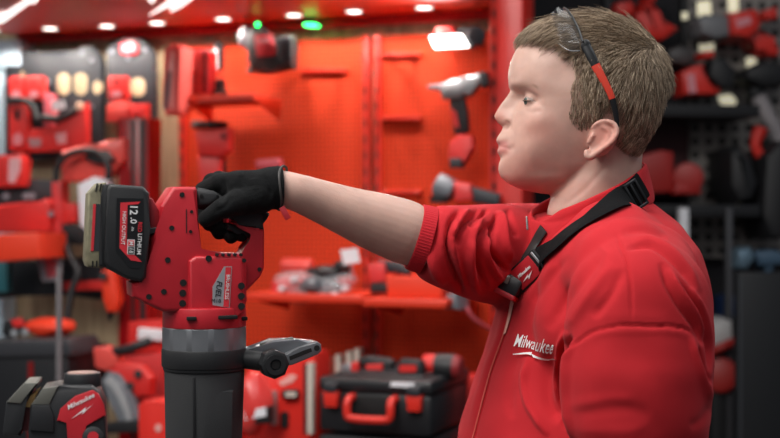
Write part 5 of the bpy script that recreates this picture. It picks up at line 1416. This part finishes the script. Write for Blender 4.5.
it = It(W, 'small_drill', 22, 336, .45, 'small black and red drill on the left of the tool chest', 'drill'); it.P('body', [(2, 322), (16, 318), (26, 322), (28, 334), (6, 338), (0, 334)], .38, .46, K, bev=.01); it.P('red_part', [(10, 320), (20, 318), (24, 326), (14, 328)], .46, .47, Tr, bev=.003); it.C('chrome_ring', (14, 333, .46), (14, 333, .48), .012, .01, chrome); it.C('chrome_ring', (25, 332, .46), (25, 332, .48), .012, .01, chrome)
# --- middle left: hanging machines
it = It(W, 'red_hanging_pack', 10, 187, .16, 'red and white pack at the left edge below the wide black board', 'tool pack')
b = it.P('box_body', [(-12, 156), (20, 154), (23, 160), (22, 186), (-12, 188)], .06, .18, Tr, bev=.006); it.P('white_print', [(9, 158), (20, 157), (20, 170), (14, 183), (8, 182)], .18, .183, mat('print_pink2', 'e0b0b4'), b)
it = It(W, 'black_tool_row', 28, 204, .12, 'row of black tool holders under the red and white pack', 'tool holder'); it.P('rail_body', [(-10, 184), (22, 178), (52, 180), (52, 206), (-10, 206)], .03, .14, Kg, bev=.008)
for x in (6, 26, 32): it.C('round_bolt', (x, 196, .14), (x, 196, .15), .012, .011, bolt)
it = It(W, 'red_shelf_machine', 25, 232, .22, 'wide red machine body on the left edge above the bright red drawer', 'machine')
it.P('body', [(-12, 205), (38, 204), (44, 198), (50, 204), (50, 233), (-12, 233)], .06, .24, Tr, bev=.01); it.C('bolt_knob', (51, 214, .24), (51, 214, .25), .010, .008, bolt)
it = It(W, 'red_drawer_front', 15, 262, .42, 'bright red drawer sticking out at the left edge', 'drawer'); it.P('front', [(-14, 235), (38, 233), (40, 258), (-14, 263)], .06, .42, orr, bev=.006)
it = It(W, 'red_cutting_machine', 75, 235, .24, 'red and pale grey machine with a black hose arch left of the battery', 'machine')
it.P('red_column', [(51, 182), (61, 180), (62, 244), (52, 244)], .10, .22, mat('tool_rose', 'cf3a3a'), bev=.006)
it.P('red_body', [(60, 150), (88, 148), (106, 140), (124, 138), (124, 160), (110, 176), (84, 182), (60, 182)], .08, .24, Tr2, bev=.014)
it.P('grey_tank', [(76, 184), (92, 176), (106, 180), (106, 226), (90, 236), (78, 226)], .10, .26, mat('tank_grey', 'e4e6ec', rough=.4), bev=.016)
it.T('black_hose', [(56, 182, .28), (57, 168, .28), (66, 156, .28), (82, 151, .28), (98, 153, .28), (108, 166, .28), (108, 180, .28)], .010, K); it.P('black_grip', [(84, 152), (104, 150), (112, 160), (96, 164), (86, 160)], .24, .27, K, bev=.006)
it.P('lower_red', [(61, 202), (76, 204), (77, 222), (62, 224)], .10, .22, Tr, bev=.004); it.P('dark_base', [(62, 224), (106, 228), (106, 246), (62, 244)], .10, .24, K, bev=.006)
it = It(W, 'hanging_label_tag', 48, 282, .30, 'grey and pink tag hanging below the red machine column', 'tag'); b = it.P('card', [(35, 254), (52, 252), (60, 262), (58, 281), (42, 282)], .28, .30, mat('tag_grey', '8d8c92', rough=.3), bev=.003); it.P('pink_print', [(44, 257), (56, 260), (56, 276), (47, 278)], .30, .302, mat('print_rose', 'c85058'), b); it.T('string', [(48, 254, .29), (50, 246, .26), (54, 240, .2)], .002, K)
it = It(W, 'black_power_cord', 70, 300, .30, 'thick black cord hanging down beside the grey pole', 'cord'); it.T('cord', [(64, 236, .24), (70, 256, .30), (78, 272, .31), (72, 290, .32), (68, 312, .33), (66, 345, .34)], .011, K)
it = It(W, 'grey_pole', 59, 438, .92, 'slim grey pole rising in front of the tool chest at the left', 'pole'); it.root.location.z = 0; it.p = Vector(it.root.location)
zz = it.q(59, 268, .92)[1]; m = MB(); m.cyl((0, 0, .01), (0, 0, zz), .0075, n=16); m.build('tube', mat('pole_grey', '6f6a6c', rough=.5), it.root); m = MB(); m.cyl((0, 0, 0), (0, 0, .012), .10, n=28, bev=.002); m.build('foot', K, it.root)
it = It(W, 'lower_black_rack', 60, 300, .10, 'black rack of dark tools under the red drawer in front of the wood', 'rack'); it.P('rack_body', [(-12, 262), (60, 262), (108, 252), (124, 268), (124, 294), (96, 300), (62, 292), (22, 296), (-12, 300)], .02, .16, kb, bev=.01); it.P('red_rail', [(62, 282), (108, 280), (108, 290), (62, 291)], .16, .20, Tr, bev=.004)
it = It(W, 'teal_box', 3, 300, .26, 'teal green box at the very left edge', 'box'); it.B('box_body', -12, 258, 7, 292, .20, .27, mat('teal', '2f6f78', rough=.5), bev=.004)
it = It(W, 'red_pruning_tool', 109, 322, .30, 'red tool with a black tip hanging below the battery', 'hand tool'); it.P('red_shaft', [(100, 270), (112, 268), (118, 300), (114, 312), (106, 312), (102, 300)], .20, .30, orr, bev=.01); it.C('black_tip', (110.5, 311, .25), (110, 321, .25), .012, .005, K); it.C('collar', (103, 276, .30), (103, 276, .32), .014, .012, K)
it = It(W, 'red_upright_stand', 140, 330, .14, 'red upright stand with dark slots left of the black barrel', 'stand'); it.root.location.z = BZ; it.p = Vector(it.root.location)
b = it.B('frame', 126, 300, 180, 700, .02, .12, panr, bev=.004); it.B('slot_panel', 133, 304, 141, 322, .12, .124, K, b); it.B('dark_slot', 146, 300, 150, 324, .12, .124, darkr, b)

# ================================================================ dark racks on the right
R = R5
ks = mat('rack_black', '141417', rough=.6); rkr = mat('rack_tool_red', 'c8281e', rough=.45); rkd = mat('rack_tool_dull', '9a1a16', rough=.5)
cream = mat('glow_cream', 'f4ecc8', emit='f2eacb', estr=.5)  # glow added so the pale panels show in the dark rack
it = It(R, 'tool_rack', 690, 219, .0, 'dark steel rack with red tools behind his head', 'rack'); it.root.location.z = 0; it.p = Vector(it.root.location)
for x in (522, 612, 690, 860):
    m = MB(); u = it.q(x, 219, .0)[0]; m.box((u, .065, 1.5), (.035, .05, 3.0), .003); m.build('upright', ks, it.root)
for x, y0 in ((0, 107), (0, 205)):
    z = it.q(690, y0, .2)[1]; u0 = it.q(515, 219, 0)[0]; u1 = it.q(733, 219, 0)[0]
    m = MB(); m.box(((u0+u1)/2, -.12, z-.0225), (u1-u0, .38, .045), .003); m.build('shelf_board', ks, it.root)
for (x0, y0, x1, y1) in ((690, -10, 860, 258),):
    it.B('perforated_back', x0, y0, x1, y1, -.04, -.02, hole_mat('rack_back', '85807c', pitch=.055, r=.30, dark=.12))
it.B('dark_red_back', 612, 110, 688, 196, -.05, -.03, mat('rack_wine', '3a1014', rough=.6))
def rt(name, px, py, n, lab, cat='power tool'): return It(R, name, px, py, n, lab, cat)
it = rt('hanging_red_saw', 640, 50, .1, 'red power tool with a sloping handle at the top above his hair'); it.P('grip', [(617, 2), (634, 0), (636, 14), (624, 18), (616, 12)], .05, .17, rkr, bev=.02); it.P('body', [(641, 3), (655, 0), (650, 18), (668, 20), (682, 28), (668, 36), (660, 42), (640, 38), (636, 26), (642, 18)], .03, .2, rkr, bev=.03); it.P('nozzle', [(645, 0), (648, -14), (660, -14), (656, 2)], .05, .17, rkr, bev=.015)
it = rt('grey_nose_red_saw', 735, 55, .12, 'red saw with a big grey nose and pale lettering at the top right')
it.P('grey_nose', [(698, 18), (706, 13), (731, 14), (732, 36), (716, 39), (702, 34)], .02, .22, mat('nose_grey', '6c6d70', rough=.5), bev=.03); b = it.P('red_body', [(730, 12), (758, 8), (762, 26), (750, 38), (733, 35)], .02, .24, rkr, bev=.02); it.P('pale_lettering', [(736, 20), (750, 16), (752, 23), (738, 28)], .24, .243, mat('pale_pink', 'c98088'), b)
it.P('handle', [(746, 36), (760, 28), (772, 42), (781, 46), (780, 56), (764, 55), (760, 44), (750, 44)], .05, .18, rkr, bev=.02); it.P('top_handle', [(764, 10), (778, 6), (779, 18), (766, 20)], .05, .16, rkr, bev=.015)
it = rt('red_impact_tool', 700, 98, .2, 'red drill standing on the rack just right of his head'); it.P('body', [(682, 72), (694, 66), (705, 64), (704, 84), (722, 88), (720, 94), (684, 95)], .12, .28, rkr, bev=.016); it.P('label', [(687, 75), (694, 73), (697, 92), (689, 93)], .28, .283, mat('pale_pink', 'c98088')); it.P('red_top', [(702, 52), (714, 50), (715, 57), (704, 58)], .12, .26, rkr, bev=.01); it.P('black_motor', [(712, 60), (724, 56), (736, 68), (734, 88), (722, 88), (710, 76)], .08, .26, ks, bev=.02)
it = rt('dark_grey_blower', 688, 58, .08, 'dark grey round tool between the red tools on the rack'); it.P('body', [(668, 50), (680, 44), (696, 48), (698, 62), (686, 66), (670, 62)], .0, .18, mat('dark_grey_tool', '3f3c3c'), bev=.03)
it = rt('black_ring_tool', 770, 66, .1, 'black bulky tool at the right edge below the grey nosed saw'); it.P('body', [(748, 68), (766, 60), (790, 64), (790, 84), (762, 86), (746, 78)], .02, .2, ks, bev=.03)
it = rt('grey_duct_pipe', 768, 130, .1, 'pale grey slanted pipe at the right edge', 'pipe'); it.C('pipe_body', (755, 90, .1), (780, 142, .1), .030, .036, mat('pipe_grey', '8c8688', rough=.5)); it.C('pipe_collar', (753, 87, .1), (757, 95, .1), .04, .04, K)
it = rt('red_lever_tool', 760, 165, .16, 'thin red curved tool over the black machines at the right', 'hand tool'); it.T('red_arm', [(761, 128, .2), (757, 138, .2), (756, 148, .2), (763, 160, .2), (766, 176, .2)], [.032, .024, .02, .022, .014], rkr)
it = rt('black_round_machine', 745, 195, .1, 'black rounded machine at the right under the perforated back', 'machine'); it.P('body', [(730, 150), (742, 144), (754, 156), (762, 182), (756, 200), (740, 204), (730, 186)], -.01, .3, ks, bev=.05)
it = rt('black_wheel_machine', 785, 215, .1, 'black machine with a round housing at the right picture edge', 'machine'); it.P('body', [(766, 156), (780, 140), (800, 140), (800, 235), (772, 240), (762, 214)], -.01, .3, ks, bev=.04)
it = rt('dull_red_case', 655, 192, .2, 'dull red case on the rack shelf close behind his collar', 'case'); it.P('case_body', [(640, 156), (662, 150), (674, 152), (674, 192), (640, 194)], .1, .26, rkd, bev=.012)
it = rt('round_red_tool', 688, 192, .2, 'round dull red tool on the shelf right of the red case'); it.C('drum', (688, 178, .12), (688, 178, .28), .062, .058, rkd, bev=.01); it.P('foot', [(676, 184), (700, 184), (702, 194), (674, 194)], .12, .28, rkd, bev=.006)
for (pts, lab) in (([(697, 2), (711, 0), (712, 15), (698, 17)], 'upper left cream panel with added glow between the rack tools'), ([(727, -6), (739, -6), (739, 12), (730, 13)], 'cream panel with added glow at the top edge above the grey nosed saw'),
                   ([(698, 36), (713, 34), (715, 50), (700, 51)], 'cream panel with added glow just below the grey nose of the saw'), ([(718, 96), (731, 94), (737, 100), (735, 108), (722, 107)], 'small cream lit lamp head beneath the rack tools'),
                   ([(683, 12), (688, 12), (688, 19), (683, 19)], 'tiny cream light right of the hanging red saw'), ([(737, 192), (749, 186), (756, 210), (740, 214)], 'pale plate with added glow between the two black machines'), ([(746, 58), (756, 56), (758, 68), (748, 70)], 'faint cream panel below the red handle')):
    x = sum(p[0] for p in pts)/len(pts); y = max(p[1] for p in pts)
    it = rt('glowing_panel', x, y, -.005, lab, 'display light'); it.root['group'] = 'cream panels with added glow in the rack'; it.P('lit_face', pts, -.02, .0, cream if y < 150 else mat('glow_dim', 'c0b898', emit='c0b898', estr=.2), bev=.004); it.P('casing', [(p[0]*1.0+(p[0]-x)*.12, p[1]+(p[1]-y)*.05) for p in pts], -.02, -.006, ks)
# doorway, posts, cabinet
it = rt('silver_post', 686, 270, .1, 'upright silver post close to his left shoulder', 'post'); it.root.location.z = 0; it.p = Vector(it.root.location)
it.B('post_body', 680, 208, 689, 700, .34, .38, mat('post_silver', 'd4d4d8', rough=.4), bev=.004)
it = rt('dim_post', 731, 270, .1, 'dim grey post left of the black cabinet', 'post'); it.root.location.z = 0; it.p = Vector(it.root.location); it.B('post_body', 727, 208, 733, 700, .34, .38, mat('post_dark', '3a3a3e', rough=.5), bev=.004)
it = rt('black_cabinet', 760, 400, .5, 'tall black cabinet at the lower right edge', 'cabinet'); it.root.location.z = 0; it.p = Vector(it.root.location)
it.B('cabinet_body', 738, 272, 830, 700, .60, .65, mat('cabinet_black', '131417', rough=.45), bev=.01); it.B('door_edge', 739, 278, 742, 640, .65, .655, mat('edge_grey', '34363a'), bev=.001)
it = rt('blue_grey_tool', 757, 271, .4, 'blue-grey metallic tool lying on top of the black cabinet'); it.P('head', [(738, 250), (752, 247), (756, 258), (748, 270), (738, 268)], .3, .45, mat('blue_metal', '6d8596', rough=.3, metal=.5), bev=.02); it.P('body', [(754, 252), (776, 250), (790, 256), (790, 264), (760, 266)], .3, .42, mat('blue_dull', '40566a', rough=.4), bev=.014); it.P('leg', [(765, 264), (775, 264), (772, 272), (766, 272)], .3, .4, mat('blue_dull', '40566a'), bev=.004)
it = rt('shop_stool', 722, 385, .3, 'pale grey seat on a dull red round base, low behind his arm', 'stool'); it.root.location.z = 0; it.p = Vector(it.root.location)
it.P('seat_shell', [(708, 326), (722, 319), (734, 320), (735, 345), (712, 348)], .15, .4, mat('seat_grey', 'b4b2b2', rough=.6), bev=.03); it.T('red_tube', [(712, 352, .4), (724, 346, .42), (734, 342, .4)], .016, rkd); it.C('red_drum', (720, 375, .2), (720, 375, .4), .072, .068, rkd, bev=.02); it.B('pedestal', 712, 347, 728, 700, .22, .38, ks, bev=.004)
it = rt('blue_small_case', 733, 320, .2, 'small dark blue case between the posts', 'case'); it.P('case_body', [(728, 300), (738, 296), (740, 316), (728, 318)], .0, .2, mat('navy', '1d3560', rough=.5), bev=.01)
# ---------------------------------------------------------------- camera
cam = bpy.data.cameras.new('camera'); co = bpy.data.objects.new('camera', cam); COL.objects.link(co)
co.location = (0, 0, CAMZ); co.rotation_euler = (pi/2, 0, 0)
cam.sensor_width = 36; cam.lens = 60; cam.clip_start = .05; cam.clip_end = 60
cam.dof.use_dof = True; cam.dof.focus_distance = 1.66; cam.dof.aperture_fstop = 4.0
SC.camera = co
# ---------------------------------------------------------------- light
w = bpy.data.worlds.new('world'); SC.world = w; w.use_nodes = True
w.node_tree.nodes['Background'].inputs[0].default_value = (.80, .88, 1, 1)
w.node_tree.nodes['Background'].inputs[1].default_value = .125
def area(name, loc, tgt, sx, sy, power, col=(1, 1, 1)):
    L = bpy.data.lights.new(name, 'AREA'); L.shape = 'RECTANGLE'; L.size = sx; L.size_y = sy; L.energy = power; L.color = col
    o = bpy.data.objects.new(name, L); COL.objects.link(o); o.location = loc
    d = Vector(tgt)-Vector(loc); o.rotation_euler = d.to_track_quat('-Z', 'Y').to_euler()
    return o
area('ceiling_or_fill_lamp', (-1.0, .9, 3.4), (.1, 1.8, 1.4), 1.1, .8, 58, (1, .97, .93))
area('ceiling_or_fill_lamp', (1.4, 1.4, 3.5), (.4, 1.8, 1.4), 1.6, 1.2, 22, (.95, .97, 1))
area('ceiling_or_fill_lamp', (.6, 3.0, 3.5), (.3, 2.2, 1.3), 1.4, 1.0, 18, (1, .98, .95))
area('ceiling_or_fill_lamp', (-1.0, 2.0, 3.3), (-.6, 4.0, 1.3), 2.6, .8, 22, (1, .96, .92))
area('ceiling_or_fill_lamp', (-.9, .2, 2.75), (-.5, 4.2, 1.5), 2.2, .8, 15, (1, .97, .94))  # added front fill for the bay items, also reaching the man
area('ceiling_or_fill_lamp', (-2.6, 2.3, 2.7), (.1, 1.8, 1.3), 1.0, .8, 18, (1, .93, .88))  # added from the left to brighten his front edge and face
vs = SC.view_settings; vs.view_transform = 'Standard'; vs.look = 'None'; vs.gamma = 1; vs.use_curve_mapping = False; vs.exposure = 0
